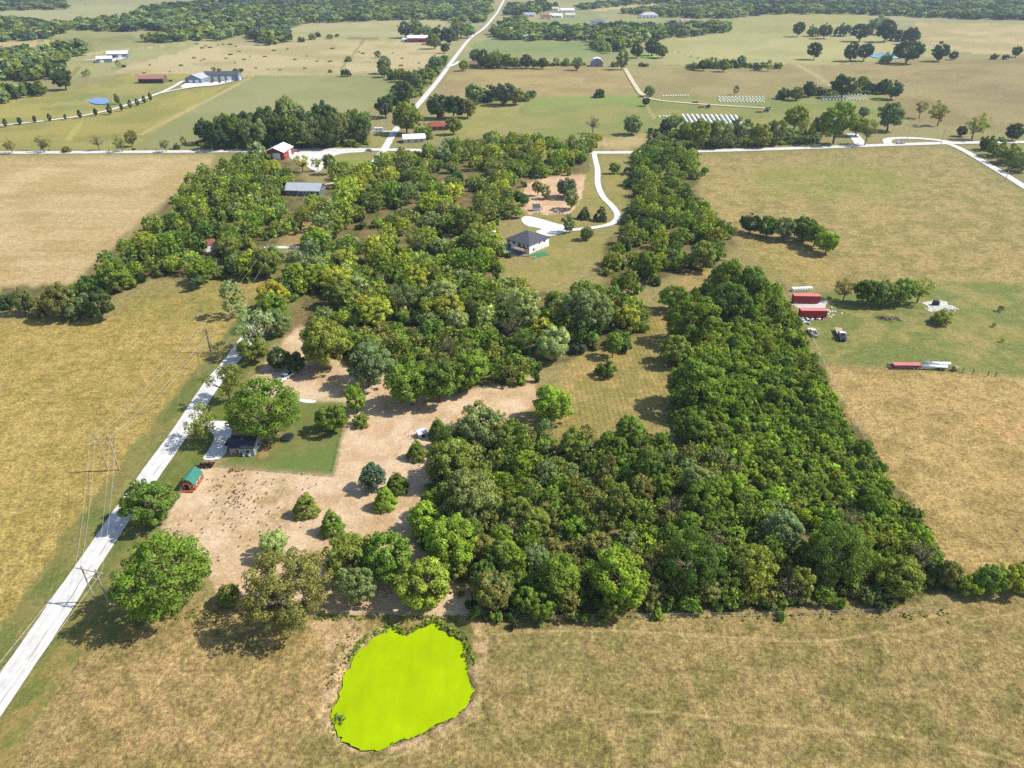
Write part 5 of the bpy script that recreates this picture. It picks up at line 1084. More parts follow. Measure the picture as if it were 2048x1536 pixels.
def flatbed(label, loc, rz):
    r = thing('flatbed_truck', label, 'truck', loc, rz); rust = plain('rusty_deck', (186, 158, 134), .85, .25, 1)
    MB().box((-1.9, 0, .75), (7.6, .8, .3)).build('chassis', M_black, r)
    MB().box((-2.6, 0, 1.08), (5.6, 2.4, .16)).build('flat_deck', rust, r)
    for i in range(6): MB().box((-5.2 + i * .95, 0, 1.18), (.16, 2.4, .05)).build('deck_cleat', rust, r)
    MB().prism([(.5, .6), (3.4, .55), (3.45, 1.2), (3.3, 1.45), (2.0, 1.55), (.5, 1.55)], -1.05, 1.05, 'y').build('hood', P_blue, r)
    MB().prism([(.45, 1.5), (.5, 2.5), (1.5, 2.5), (2.05, 1.5)], -1.0, 1.0, 'y').build('cab', P_white, r)
    MB().add([(2.06, -.9, 1.58), (2.06, .9, 1.58), (1.56, .85, 2.42), (1.56, -.85, 2.42)], [(0, 1, 2, 3)]).build('windscreen', GL, r).location = (.04, 0, .02)
    glassbits(r, [(1.85, 1.6), (1.45, 2.38), (.75, 2.38), (.75, 1.6)], 1.01)
    MB().box((-.1, 0, 1.7), (.5, 2.2, 1.0)).build('headboard', M_black, r)
    for x in (2.5, -2.8, -3.9):
        for s in (-1, 1): wheel(r, x, s * .98, .5, .3)
    for s in (-1, 1): MB().box((3.42, s * .8, 1.0), (.1, .3, .22)).build('headlight', M_lamp, r)
    MB().box((1.75, 1.5, 1.9), (.1, .7, .25)).build('mirror', M_black, r); return r
flatbed('old flatbed truck with a rusty deck and blue hood in the mown yard', at(1681, 675), math.radians(-100))
# red freight trailers
def trailer(label, loc, rz, L=9.6):
    r = thing('freight_trailer', label, 'trailer', loc, rz); red = plain('faded_red_paint', (152, 40, 44), .6, .18, .5, rib=2.2); top = plain('sun_bleached_red', (204, 112, 108), .7, .12, .6)
    MB().box((0, 0, 1.75), (L, 2.5, 2.6)).build('body', red, r); MB().box((0, 0, 3.1), (L + .06, 2.56, .1)).build('roof', top, r)
    for i in range(9): MB().box((-L / 2 + .3 + i * (L - .6) / 8, -1.27, 1.75), (.1, .06, 2.5)).build('side_post', red, r)
    for s in (-1, 1): MB().box((L / 2 + .03, s * .62, 1.75), (.06, 1.2, 2.4)).build('rear_door', red, r)
    for x in (-L / 2 + 1.6, -L / 2 + 2.7):
        for s in (-1, 1): wheel(r, x, s * 1.0, .48, .3)
    MB().box((L / 2 - 1.6, 0, .42), (.3, 1.6, .84)).build('landing_leg', M_black, r); return r
trailer('upper red box trailer beside the white bale row at the yard corner', at(1610, 605), math.radians(-2))
trailer('lower red box trailer nearer the pickup at the yard corner', at(1623, 634.5), math.radians(-1), 9.2)
# equipment parked along the yard edge
gt = thing('grain_trailer', 'long red hopper trailer at the lower edge of the mown yard', 'trailer', at(1811, 736), math.radians(-2))
MB().prism([(-.85, .8), (.85, .8), (1.0, 1.45), (-1.0, 1.45)], -4.2, 4.2, 'x').build('hopper', plain('hopper_red', (150, 52, 58), .6, .2, .6), gt)
MB().box((0, 0, 1.47), (8.5, 2.1, .08)).build('tarp', plain('pink_tarp', (186, 112, 108), .8, .15, .8), gt)
MB().box((0, 0, .8), (8.8, .7, .25)).build('chassis', M_black, gt); MB().box((-5.2, 0, .8), (2.0, .2, .2)).build('drawbar', M_black, gt)
for x in (2.0, 3.2):
    for s in (-1, 1): wheel(gt, x, s * .95, .5, .3)
for i, (u, v) in enumerate(((1872, 733), (1866, 739))):
    tk = thing('tank_trailer', ['white tank trailer behind, on the yard edge right of the hopper trailer', 'white tank trailer in front, on the yard edge right of the hopper trailer'][i], 'trailer', at(u, v), math.radians(-3), 'white tank trailers')
    MB().cyl((-4.0, 0, 1.15), (4.0, 0, 1.15), .52, None, 14).build('tank', plain('tank_white', (232, 232, 234), .35, .06, .8), tk, True)
    MB().box((0, 0, .7), (8.2, .6, .2)).build('chassis', M_black, tk)
    for x in (1.8, 2.9):
        for s in (-1, 1): wheel(tk, x, s * .7, .42, .26)
    for x in (-2, 1): MB().cyl((x, 0, 1.6), (x, 0, 1.8), .25, None, 10).build('hatch', M_rim, tk)
pl = thing('plough', 'dark plough frame left of the hopper trailer', 'implement', at(1782, 733), math.radians(-5))
MB().box((0, 0, .8), (3.2, .2, .2)).box((1.2, 0, .8), (.2, 1.8, .2)).build('frame', M_black, pl)
for i in range(4): MB().prism([(0, 0), (.5, .1), (.3, .8), (.1, .8)], -.06, .06, 'y').build('share', plain('worn_steel', (96, 104, 106), .5, .2), pl).location = (-.6 + i * .5, -.5 + i * .3, 0)
wt = thing('water_tank', 'black box shaped water tank on the spilled white gravel', 'tank', at(1870.5, 610), math.radians(3)); MB().box((0, 0, .85), (1.9, 1.7, 1.7), 0, (.94, .94)).build('body', M_black, wt); MB().cyl((0, 0, 1.7), (0, 0, 1.85), .3, None, 10).build('lid', M_black, wt)
rb = thing('round_bale', 'old grey round bale at the right end of the parked trailers', 'bale', at(1910, 741), math.radians(20)); MB().cyl((-.7, 0, .8), (.7, 0, .8), .82, None, 18).build('body', plain('old_hay', (150, 136, 100), .95, .3, 2, bump=.5), rb)
pt = thing('propane_tank', 'white propane tank left of the white house', 'tank', at(988, 466.5), math.radians(12)); MB().cyl((-1.6, 0, .75), (1.6, 0, .75), .5, None, 12).ball((-1.6, 0, .75), (.35, .5, .5)).ball((1.6, 0, .75), (.35, .5, .5)).build('body', P_white, pt, True)
for x in (-1, 1): MB().box((x, 0, .15), (.2, .7, .4)).build('leg', M_concrete, pt)
MB().box((0, 0, 1.3), (.4, .3, .2)).build('dome', P_white, pt)
cp = thing('camper', 'white camper parked on the short driveway near the crossroads', 'camper', at(758, 263.5), math.radians(12)); MB().prism([(-3.4, .6), (3.2, .6), (3.5, 1.6), (3.0, 3.0), (-3.3, 3.1)], -1.2, 1.2, 'y').build('body', P_white, cp)
for x in (-1.6, 1.0): MB().box((x, -1.21, 2.0), (1.0, .05, .7)).build('window', GL, cp)
for s in (-1, 1): wheel(cp, -.3, s * 1.0); wheel(cp, -1.2, s * 1.0)
MB().box((4.1, 0, .6), (1.4, .2, .15)).build('drawbar', M_black, cp)
# tractors and rusty implements by the bales
def tractor(label, loc, rz, paint):
    r = thing('tractor', label, 'tractor', loc, rz)
    MB().prism([(.2, .9), (2.3, .8), (2.35, 1.6), (2.1, 1.8), (.2, 1.9)], -.45, .45, 'y').build('hood', paint, r)
    MB().prism([(-1.2, 1.2), (.3, 1.2), (.2, 2.9), (-1.1, 2.9)], -.75, .75, 'y').build('cab', GL, r); MB().box((-.45, 0, 2.95), (1.6, 1.7, .14)).build('roof', paint, r)
    for s in (-1, 1): wheel(r, -.7, s * 1.0, .95, .5); wheel(r, 1.7, s * .8, .6, .35)
    MB().cyl((1.4, .3, 1.7), (1.4, .3, 2.7), .06).build('exhaust', M_black, r); return r
P_tgreen = plain('tractor_green', (40, 84, 60), .4, .15); P_tblue = plain('tractor_blue', (40, 70, 110), .4, .15); P_orange = plain('rust_orange', (176, 100, 58), .8, .25)
tractor('green tractor towing a rusty implement above the big bale block', at(1416, 216), math.radians(180), P_tgreen)
tractor('blue tractor with a pale roof right of the bale blocks', at(1533, 224), math.radians(175), P_tblue)
def implement(label, loc, rz, paint, n):
    r = thing('farm_implement', label, 'implement', loc, rz)
    MB().box((0, 0, 1.0), (5, .25, .25)).box((-1.5, 0, 1.0), (.25, 3.0, .2)).box((1.5, 0, 1.0), (.25, 3.0, .2)).build('frame', paint, r)
    for i in range(n): MB().cyl((-2 + i * 4 / (n - 1), -1.2, .6), (-2 + i * 4 / (n - 1), 1.2, .6), .5, None, 8).build('roller', paint, r)
    for s in (-1, 1): wheel(r, 0, s * 1.6, .5, .3)
    return r
implement('rusty orange implement behind the green tractor', at(1402, 215), 0, P_orange, 4); implement('rusty implement left of the blue tractor', at(1518, 225), .1, P_orange, 3); implement('dark long implement above the blue tractor', at(1537, 217.5), -.05, P_tgreen, 5)
implement('dark implement at the left end of the short bale row by the track', at(1390, 206), .1, M_black, 4)
# ------------------------------------------------------------------ wrapped bales (each one a bale)
M_wrap = plain('white_bale_wrap', (242, 242, 236), .45, .06, 2)
bm_ = MB().cyl((-.75, 0, .72), (.75, 0, .72), .74, None, 14).cyl((-.8, 0, .72), (-.75, 0, .72), .6, .74, 14).cyl((.75, 0, .72), (.8, 0, .72), .74, .6, 14).build('wrap', M_wrap, None, True); bmesh_ = bm_.data; bpy.data.objects.remove(bm_)
def bale(p, rz, label, group):
    o = addmesh('wrapped_bale', bmesh_); o.location = (p.x, p.y, p.z - .05); o.rotation_euler = (0, 0, rz); return tag(o, label, 'bale', group)
cols_a = [(1364 + 9.6 * i, 231.5 + .15 * i, 1377 + 9.6 * i, 251) for i in range(12)]
for i, (a, b, c, d) in enumerate(cols_a):
    p0, p1 = P(a, b), P(c, d); ang = math.atan2(p1.y - p0.y, p1.x - p0.x); n = int((p1 - p0).length / 2.9)
    for k in range(n): bale(p0.lerp(p1, (k + .5) / n), ang + random.uniform(-.05, .05), f'white wrapped bale, {ORD[k]} from far end, {ORD[i]} line of the big bale block', 'bales of the big bale block').scale = (1.2, 1.3, 1.25)
for j in range(4):
    for i in range(14): bale(P(1437 + i * 6.7 + (j % 2) * 3 + random.uniform(-.6, .6), 195.6 + j * 3.0 + i * .06), 1.2, f'white wrapped bale, {ORD[i]} from left, {ORD[j]} line of the middle bale patch', 'bales of the middle bale patch')
for j in range(4):
    for i in range(14): bale(P(1643 + i * 6.6 + (j % 2) * 3.2 + random.uniform(-.6, .6), 191.4 + j * 3.1), 1.2, f'white wrapped bale, {ORD[i]} from left, {ORD[j]} line of the right bale patch', 'bales of the right bale patch')
for i in range(11): bale(P(1326 + i * 4.9, 193.6 - i * .12), 1.3, f'white wrapped bale, {ORD[i]} from left in the thin row by the track', 'bales of the thin row')
for i in range(8): bale(P(1585 + i * 5.1, 582 - i * .25), 1.45, f'white wrapped bale, {ORD[i]} from left behind the upper red trailer', 'bales behind the red trailer')
for i in range(4): bale(P(1318 + i * 7 + random.uniform(-2, 2), 231 + random.uniform(-1, 8)), random.random() * 3, f'stray white bale, {ORD[i]} from left beside the dark tree by the bales', 'stray bales')
bale(P(1501, 247), 1.5, 'single white bale right of the big bale block', None)
# ------------------------------------------------------------------ poles, wires
M_pole = plain('pole_wood', (164, 150, 132), .9, .2, 3); M_wire = plain('aluminium_wire', (206, 206, 200), .4, .05, metal=.3); M_ins = plain('insulator', (190, 190, 186), .3)
def hframe(label, bases, hgt, rz=0.0):
    a, b = P(*bases[0]), P(*bases[1]); r = thing('power_pole', label, 'power pole', (a + b) / 2); o = r.location
    for q in (a, b): MB().cyl(q - o - Vector((0, 0, .3)), q - o + Vector((0, 0, hgt)), .2, .13, 10).build('pole', M_pole, r)
    d = (b - a).normalized(); m = (a + b) / 2 - o
    MB().cyl(m - d * 3.2 + Vector((0, 0, hgt - .8)), m + d * 3.2 + Vector((0, 0, hgt - .8)), .11, None, 6).build('crossarm', M_pole, r)
    if len(bases) < 3: MB().cyl(a - o + Vector((0, 0, hgt - 3.4)), b - o + Vector((0, 0, hgt - 1.2)), .06, None, 6).build('brace', M_pole, r); MB().cyl(b - o + Vector((0, 0, hgt - 3.4)), a - o + Vector((0, 0, hgt - 1.2)), .06, None, 6).build('brace', M_pole, r)
    out = []
    for t in (-3.0, -1.7, 1.7, 3.0):
        q = m + d * t + Vector((0, 0, hgt - .8)); MB().cyl(q, q + Vector((0, 0, .35)), .09, .05, 8).build('insulator', M_ins, r); out.append(o + q + Vector((0, 0, .3)))
    return out
def pole(label, u, v, hgt, arm=1.2, name='utility_pole', rz=0.0):
    p = P(u, v); r = thing(name, label, 'utility pole', p, rz)
    MB().cyl((0, 0, -.3), (0, 0, hgt), .17, .11, 8).build('pole', M_pole, r); out = []
    if arm:
        MB().box((0, 0, hgt - .5), (2 * arm, .12, .14)).build('crossarm', M_pole, r)
        for t in (-arm + .1, arm - .1): MB().cyl((t, 0, hgt - .42), (t, 0, hgt - .15), .06, None, 6).build('insulator', M_ins, r); out.append(p + Vector((t, 0, hgt - .1)))
    return out
def wire(a, b, sag, label, rad=.019, n=14):
    a, b = Vector(a), Vector(b); pts = [a.lerp(b, i / n) - Vector((0, 0, sag * 4 * (i / n) * (1 - i / n))) - a for i in range(n + 1)]; mb = MB()
    for p, q in zip(pts[:-1], pts[1:]): mb.cyl(p, q, rad, None, 5, False)
    o = mb.build('power_line', M_wire); o.location = a; return tag(o, label, 'power line', 'overhead power lines')
hA = hframe('double wooden power pole in the left field beside the lane', [(217, 942), (239, 940)], 10.4)
hB = hframe('double wooden power pole on the verge at bottom left', [(191, 1203), (218, 1209)], 9.6)
hC = hframe('power pole with a long crossarm in the left field near the lane bend', [(421, 704), (423.5, 704), 0], 8.6)
hD = pole('tall pole among the trees beside the lane near the narrow driveway', 536, 560, 10, 2.0); hE = pole('pole beside the lane below the grey roofed house', 612, 420, 10, 2.0)
hF = [Vector((q.x - 6, q.y - 62, q.z)) for q in hB]
for k in range(4):
    wire(hA[k], hB[k], 1.1, f'overhead wire between the two double poles, {ORD[k]} from left'); wire(hC[k], hA[k], 1.6, f'overhead wire over the left field, {ORD[k]} from left')
    wire(hB[k], hF[k], 1.2, f'overhead wire leaving the bottom left double pole, {ORD[k]} from left')
    if k in (0, 3): i = 0 if k == 0 else 1; wire(hD[i], hC[k], 1.6, f'overhead wire above the hedge end, {ORD[i]} from left'); wire(hE[i], hD[i], 1.5, f'overhead wire above the dirt strip by the lane, {ORD[i]} from left')
PL = [(22, 303, 9.5, 'pole on the crossing road at the left edge'), (220, 306, 9.5, 'second pole from the left edge on the crossing road'), (426, 304, 11, 'pole in front of the dark tree row on the crossing road'), (738, 293, 12, 'pole left of the lane just above the crossroads'), (776, 243, 14, 'pole left of the large tree over the lane'), (1391, 305, 9, 'pole where the crossing road leaves the trees'), (1627, 297, 9, 'pole on the crossing road below the roadside trees'), (1881, 291, 10, 'pole at the junction with the side road'), (2010, 362, 8, 'thin pole beside the side road at the right edge')]
po = [pole('wooden utility ' + l, u, v, h) for u, v, h, l in PL]
for i, (a, b) in enumerate(((0, 1), (1, 2), (3, 4), (5, 6), (6, 7), (7, 8))):
    wire(po[a][0], po[b][0], 1.2, f'thin wire along the roads, span {["one", "two", "three", "four", "five", "six"][i]} from left', .02)
wm_ = thing('yard_light', 'tall yard light pole inside the loop driveway', 'yard light', P(1813, 281)); MB().cyl((0, 0, 0), (0, 0, 9.5), .12, .08, 8).build('pole', M_pole, wm_); MB().box((.5, 0, 9.5), (1.2, .3, .2)).build('lamp_head', M_white, wm_)
# ------------------------------------------------------------------ fences
def fence(label, px, step=3.0, hgt=1.3, rails=3, mat=None, rad=.06):
    pts = [P(u, v) for u, v in px]; r = thing('wire_fence', label, 'fence', pts[0]); o = pts[0]; mat = mat or M_pole
    pm = MB().cyl((0, 0, -.1), (0, 0, hgt), rad, None, 6).build('post', mat, r); first = True
    for a, b in zip(pts[:-1], pts[1:]):
        n = max(1, round((b - a).length / step))
        for i in range(n + (b is pts[-1])):
            q = a.lerp(b, i / n) - o; c = pm if first else pm.copy()
            if not first: COL.objects.link(c); c.parent = r
            c.location = q; first = False
        for k in range(rails): MB().cyl(a - o + Vector((0, 0, hgt * (k + .8) / rails)), b - o + Vector((0, 0, hgt * (k + .8) / rails)), .014, None, 4, False).build('wire', M_wire, r)
fence('wire fence along the front and right side of the lawn', [(436, 933), (560, 944), (667, 952.5), (690, 852), (694, 815)], 2.4)
fence('rusty wire fence between the duckweed pond and the bare yard', [(628, 1230), (760, 1232), (900, 1232), (1010, 1236)], 3.0)
fence('wire fence between the horse paddock and the driveway', [(1054, 425), (1105, 428), (1135, 431)], 3)
fence('wire fence between the lane verge and the bare yard', [(325, 1068), (350, 1010), (372, 972)], 3)
fence('wire fence along the right pasture side of the long thicket', [(1560, 552), (1650, 730), (1760, 935), (1886, 1165)], 4.5, 1.2, 3)
fence('wire fence under the trees along the front pasture', [(1030, 1240), (1300, 1236), (1600, 1231), (1884, 1222)], 4.0, 1.2, 3)
fence('wire fence beside the two rut farm track', [(1247, 142), (1280, 195)], 8, 1.4, 2)
fence('wire fence between mown yard and lower right pasture', [(1660, 732), (1780, 739), (1860, 744)], 5, 1.2, 2)
fence('short row of dark leaning posts right of the round bale', [(1925, 745), (1945, 748), (1975, 752), (1990, 753.5)], 4, 1.7, 1, plain('dark_post', (70, 58, 50), .9, .2), .12)
fence('row of short pale posts above the mown yard', [(1878, 572), (1924, 572)], 3, 1.2, 1)
# pen beside the hutch
fence('low board pen beside the grey hutch', [(811, 868), (827, 858), (838, 864), (824, 879), (811, 868)], 1.4, .8, 2)
# ------------------------------------------------------------------ yard clutter
def heap(name, label, cat, u, v, n, L, rad, mats, spread, hgt, part='branch'):
    rng = np.random.default_rng(int(u)); p = P(u, v); r = thing(name, label, cat, p)
    for i in range(n):
        c = Vector((rng.normal(0, spread[0]), rng.normal(0, spread[1]), 0)); c.z = max(.1, hgt * math.exp(-(c.x / spread[0]) ** 2 / 2 - (c.y / spread[1]) ** 2 / 2) * rng.random())
        a = rng.random() * 6.28 if L[2] else rng.normal(0, .35); l = rng.uniform(L[0], L[1]); d = Vector((math.cos(a), math.sin(a), rng.normal(0, .15))) * l / 2
        MB().cyl(c - d, c + d, rad * rng.uniform(.7, 1.3), rad * rng.uniform(.5, 1), 6).build(part, mats[i % len(mats)], r)
M_log = plain('cut_log', (164, 140, 112), .9, .2, 3); M_log2 = plain('grey_log', (112, 98, 90), .9, .2, 3)
heap('log_pile', 'long pile of cut logs in the mown yard', 'log pile', 1778, 637, 60, (1.0, 2.6, True), .14, [M_log, M_log2, BARK], (2.4, .9), 1.0, 'log')
heap('brush_heap', 'heap of dead branches inside the weedy bush in the mown yard', 'brush heap', 1888, 642, 24, (1.0, 2.2, True), .07, [M_log2, M_log], (1.0, .7), .8)
heap('brush_heap', 'pile of broken branches in the clearing bush', 'brush heap', 1216, 745, 34, (.8, 1.8, True), .06, [M_log, M_log2], (.8, .8), .9)
heap('brush_heap', 'grey brush heap at the wood edge near the white house lawn', 'brush heap', 1418, 528, 40, (1.5, 3.6, True), .06, [M_log2], (2.2, 1.8), 1.2)
heap('junk_pile', 'dark twisted scrap pile by the chicken yard corner', 'scrap', 462, 941, 20, (.5, 1.2, True), .05, [plain('rusty_scrap', (120, 70, 58), .8, .2), M_black], (.6, .5), .6, 'scrap_piece')
def rocks(name, label, px, n, spread, size):
    rng = np.random.default_rng(n); pts = [P(u, v) for u, v in px]; r = thing(name, label, 'rock pile', pts[0]); o = pts[0]; M_rock = plain('pale_rock', (214, 206, 186), .9, .12, 2)
    ms = []
    for k in range(4):
        b = MB().ball((0, 0, 0), (1, .8, .6), 7, 5); b.v = [tuple(np.array(v) * (1 + rng.normal(0, .14))) for v in b.v]; x = b.build('rock', M_rock); ms.append(x.data); bpy.data.objects.remove(x)
    for i in range(n):
        t = rng.random() * (len(pts) - 1); k = int(t); q = pts[k].lerp(pts[k + 1], t - k) - o + Vector((rng.normal(0, spread), rng.normal(0, spread), .1)); c = addmesh('rock', ms[i % 4], r); c.location = q; s = size * rng.uniform(.5, 1.5); c.scale = (s, s, s); c.rotation_euler = (0, 0, rng.random() * 6)
rocks('rock_row', 'row of pale rocks down the thicket edge left of the pickup', [(1600, 660), (1606, 690), (1618, 718)], 46, .7, .45)
rocks('rock_row', 'scattered pale rubble right of the lower red trailer', [(1640, 640), (1665, 626), (1652, 618)], 40, 1.2, .35)
rocks('rock_row', 'pale rocks scattered round the black water tank', [(1852, 618), (1880, 624), (1915, 617)], 46, 1.2, .35)
rng = np.random.default_rng(4)
jk = thing('scrap_heap', 'jumble of white and grey scrap below the lower red trailer', 'scrap', P(1606, 643))
for i in range(22): MB().box((rng.normal(0, 1.5), rng.normal(0, 1.0), .3 + rng.random() * .4), (rng.uniform(.3, 1.2), rng.uniform(.3, .9), rng.uniform(.3, .9)), rng.random() * 3).build('scrap_piece', [P_silver, P_white, M_black, M_concrete][i % 4], jk)
bx = thing('pallet_stack', 'low stack of white pallets below the lower red trailer', 'pallets', P(1634, 638.5))
for i in range(5): MB().box((-1.6 + i * .8, rng.normal(0, .1), .15 + .1 * (i % 2)), (.7, 1.2, .3)).build('pallet', [P_white, M_black, M_log][i % 3], bx)
ut = thing('utility_trailer', 'black flat trailer with gear by the gravel patch', 'trailer', P(414, 933), math.radians(4)); MB().box((0, 0, .6), (3.6, 1.8, .12)).build('deck', M_black, ut); MB().box((-2.4, 0, .5), (1.4, .12, .12)).build('drawbar', M_black, ut)
for i in range(6): MB().box((-1.4 + i * .55, rng.normal(0, .3), .85), (.45, .5, .4), i).build('cargo_box', [M_black, plain('dark_red_box', (96, 48, 44), .7)][i % 2], ut)
for s in (-1, 1): wheel(ut, .2, s * 1.0, .34, .2)
tp = thing('trampoline', 'round black trampoline on the lawn under the large tree', 'trampoline', P(576.5, 878))
mb = MB(); n = 24; MB().cyl((0, 0, .82), (0, 0, .86), 1.5, None, 24).build('jump_mat', M_black, tp)
for i in range(n): mb.cyl((1.7 * math.cos(i * 6.2832 / n), 1.7 * math.sin(i * 6.2832 / n), .85), (1.7 * math.cos((i + 1) * 6.2832 / n), 1.7 * math.sin((i + 1) * 6.2832 / n), .85), .07, None, 6, False)
mb.build('ring', plain('ring_pad', (60, 66, 76), .6), tp)
for i in range(6): MB().cyl((1.65 * math.cos(i * 1.047), 1.65 * math.sin(i * 1.047), 0), (1.7 * math.cos(i * 1.047), 1.7 * math.sin(i * 1.047), .85), .04, None, 6).build('leg', M_rim, tp)
for i, (u, v) in enumerate(((507, 768), (503, 774))):
    t = thing('trough', ['dark feed trough by the lane fence, upper of two', 'dark feed trough by the lane fence, lower of two'][i], 'trough', P(u, v), math.radians(-4)); MB().prism([(-.3, .2), (.3, .2), (.5, .7), (-.5, .7)], -1.4, 1.4, 'x').build('body', M_black, t)
    for x in (-1.1, 1.1): MB().box((x, 0, .1), (.1, .7, .24)).build('leg', M_black, t)
# play yard
pg = tag(MB().box((0, 0, 0), (7.0, 4.6, .05)).build('play_mat', plain('green_mat', (44, 118, 76), .8, .1)), 'green play mat beside the white house', 'mat'); pg.location = P(1079, 510) + Vector((0, 0, .05)); pg.rotation_euler = (0, 0, math.radians(28))
sw = thing('swing_set', 'red and white swing set with a slide beside the white house', 'swing set', P(1078, 505), math.radians(40)); M_redp = plain('play_red', (176, 60, 54), .5)
for x in (-1.8, 1.8):
    for s in (-1, 1): MB().cyl((x, s * .9, 0), (x, 0, 2.3), .05, None, 6).build('leg', M_redp, sw)
MB().cyl((-2, 0, 2.3), (2, 0, 2.3), .06, None, 6).build('top_bar', M_white, sw)
for x in (-.8, .6): MB().box((x, 0, .5), (.5, .2, .05)).cyl((x - .2, 0, .5), (x - .2, 0, 2.3), .015, None, 4).cyl((x + .2, 0, .5), (x + .2, 0, 2.3), .015, None, 4).build('swing_seat', M_black, sw)
MB().prism([(0, 0), (.3, 0), (2.3, 1.5), (2.0, 1.6)], -.3, .3, 'y').build('slide', plain('mint_plastic', (150, 206, 180), .4), sw).location = (2.0, .2, .05)
ac = thing('air_conditioner', 'white box unit at the front corner of the play mat', 'unit', P(1069, 517)); MB().box((0, 0, .5), (.9, .9, 1.0)).build('case', M_white, ac); MB().cyl((0, 0, 1.0), (0, 0, 1.06), .36, None, 12).build('fan_grille', M_black, ac)
gs = thing('garden_shed_box', 'white storage box on the patio left of the white house', 'box', P(1005, 494), .3); MB().box((0, 0, .8), (2.2, 1.6, 1.6)).build('body', M_white, gs); MB().box((0, 0, 1.66), (2.4, 1.8, .1)).build('lid', M_trim, gs)
bb = thing('ball_hoop', 'white ring on a post on the grass behind the gravel pad', 'hoop', P(1093.5, 435)); MB().cyl((0, 0, 0), (0, 0, 1.2), .05).build('post', M_black, bb); MB().cyl((0, 0, 1.2), (0, 0, 1.5), .5, None, 12).build('ring', M_white, bb)
# ------------------------------------------------------------------ animals
def horse(label, u, v, rz, coat, graze=False):
    V = [(-.75, 0, 1.05), (-.35, 0, 1.12), (.15, 0, 1.08), (.55, 0, 1.15), (.85, 0, 1.3), (1.1, 0, 1.58), (1.32, 0, 1.62), (1.58, 0, 1.42), (1.7, 0, 1.3)]
    if graze: V[4:] = [(.88, 0, 1.12), (1.2, 0, .85), (1.38, 0, .6), (1.45, 0, .38), (1.47, 0, .22)]
    R = [.27, .30, .31, .29, .22, .16, .15, .10, .075]; E_ = [(i, i + 1) for i in range(8)]
    for x, root in ((-.72, 0), (.58, 3)):
        for s in (-1, 1):
            k = len(V); off = (-.08, -.02) if root == 0 else (.02, 0)
            V += [(x, s * .17, .85), (x + off[0], s * .18, .48), (x + off[1], s * .18, .12), (x + off[1] + .06, s * .18, .02)]; R += [.16, .075, .055, .07]; E_ += [(root, k), (k, k + 1), (k + 1, k + 2), (k + 2, k + 3)]
    k = len(V); V += [(-1.02, 0, 1.1), (-1.12, 0, .6)]; R += [.07, .05]; E_ += [(0, k), (k, k + 1)]
    k = len(V); hx = V[6]; V += [(hx[0] - .08, .07, hx[2] + .22), (hx[0] - .08, -.07, hx[2] + .22)]; R += [.03, .03]; E_ += [(6, k), (6, k + 1)]
    r = thing('horse', label, 'horse', P(u, v), rz)
    me = bpy.data.meshes.new('body'); me.from_pydata(V, E_, []); ob = addmesh('body', me, r); ob.modifiers.new('skin', 'SKIN')
    for i, sv in enumerate(me.skin_vertices[0].data): sv.radius = (R[i], R[i]); sv.use_root = (i == 0)
    ob.modifiers.new('sub', 'SUBSURF').levels = 1; me.materials.append(coat)
M_bh = plain('black_coat', (40, 34, 34), .7, .2); M_bay = plain('bay_coat', (108, 74, 56), .7, .2)
m, nt_, b_ = newmat('pinto_coat'); tc_ = N(nt_, 'ShaderNodeTexCoord').outputs['Object']; nt_.links.new(mixc(nt_, 'MIX', ramp(nt_, noise(nt_, tc_, 1.6, 1), .47, .52), (.75, .72, .68), (.03, .025, .025)), b_.inputs['Base Color']); M_pinto = m
horse('black and white horse beside the run-in shed', 1083, 421, 1.9, M_pinto); horse('black and white horse at the paddock fence near the right trees', 1117, 426, 3.0, M_pinto, True); horse('black horse in the shade by the paddock fence', 1122, 428, .2, M_bh, True)
horse('grey and white horse at the left edge of the paddock', 1052, 410, .5, M_pinto, True); horse('bay horse under the dark spreading paddock tree', 1123, 396, .3, M_bay)
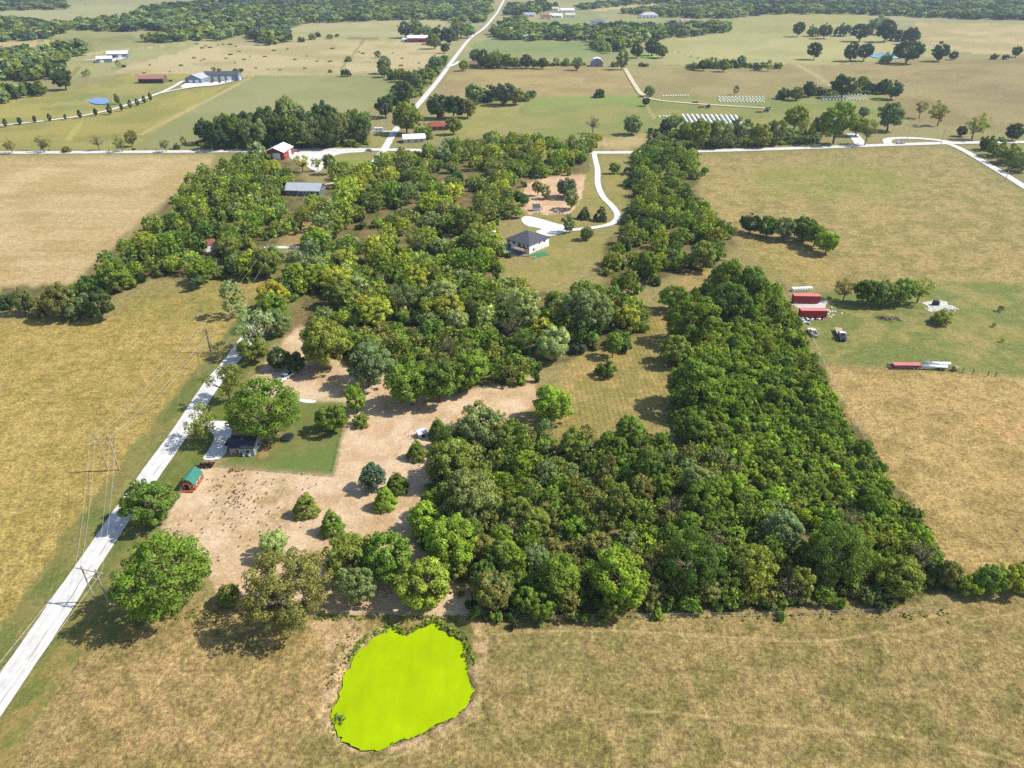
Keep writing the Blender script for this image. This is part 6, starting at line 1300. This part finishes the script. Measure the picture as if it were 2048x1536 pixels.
def chicken_mesh():
    secs = [(-.24, .30, .02, .03), (-.17, .25, .06, .07), (-.08, .19, .11, .10), (.02, .18, .115, .11), (.10, .21, .085, .09), (.14, .28, .05, .055), (.16, .35, .045, .045), (.20, .37, .03, .03), (.26, .36, .006, .006)]
    V, Fq = [], []; n = 7
    for x, z, ry, rz_ in secs:
        for i in range(n): t = 6.2832 * i / n; V.append((x, ry * math.cos(t), z + rz_ * math.sin(t)))
    for j in range(len(secs) - 1): Fq += [(j * n + i, j * n + (i + 1) % n, (j + 1) * n + (i + 1) % n, (j + 1) * n + i) for i in range(n)]
    mb = MB().add(V, Fq); mb.cyl((0, .05, 0), (0, .05, .12), .012, None, 4).cyl((0, -.05, 0), (0, -.05, .12), .012, None, 4)
    return mb
cms = []
for nm, rgb in (('dark', (52, 44, 42)), ('brown', (104, 66, 48)), ('black', (30, 30, 34))):
    o = chicken_mesh().build('body', plain(nm + '_feathers', rgb, .8, .2, 8), None, True); cms.append((nm, o.data)); bpy.data.objects.remove(o)
CH = []
for wh_, (cu, cv, su, sv, n) in zip(('in the densest part of the flock', 'near the orange cabin', 'near the two lone cedars', 'near the lane side of the yard', 'behind the big grey green tree', 'along the lawn fence', 'by the scrap pile', 'at the lawn corner'), ((472, 988, 24, 15, 56), (450, 968, 24, 16, 18), (540, 1000, 50, 34, 26), (450, 1050, 45, 36, 26), (510, 1080, 45, 34, 18), (560, 960, 50, 10, 10), (480, 940, 8, 2, 6), (620, 955, 14, 12, 5))):
    for _ in range(n): CH.append((rng.normal(cu, su), rng.normal(cv, sv), wh_))
CH = [c for c in CH if inpoly(np.array([c[0]]), np.array([c[1]]), DIRT[0])[0]]
for i, (u, v, wh_) in enumerate(CH):
    nm, me = cms[i % 3]; o = addmesh('chicken', me); p = P(u, v); o.location = (p.x, p.y, p.z + .0); s = rng.uniform(.85, 1.2); o.scale = (s, s, s); o.rotation_euler = (0, 0, rng.random() * 6.28)
    tag(o, f'{nm} chicken {wh_} on the bare yard', 'chicken', 'chickens on the bare yard')
print('chickens', len(CH))

# ------------------------------------------------------------------ air
m, nt, b = newmat('air'); nt.nodes.remove(b)
pv = N(nt, 'ShaderNodeVolumePrincipled'); pv.inputs['Color'].default_value = (.70, .82, 1.0, 1)
pv.inputs['Density'].default_value = .00009; pv.inputs['Anisotropy'].default_value = .2
nt.links.new(pv.outputs[0], nt.nodes['Material Output'].inputs['Volume'])
hb = MB().box((0, 16000, 65), (60000, 40000, 140)).build('haze', m)
tag(hb, 'thin blue haze over the far fields', None, None, 'stuff')
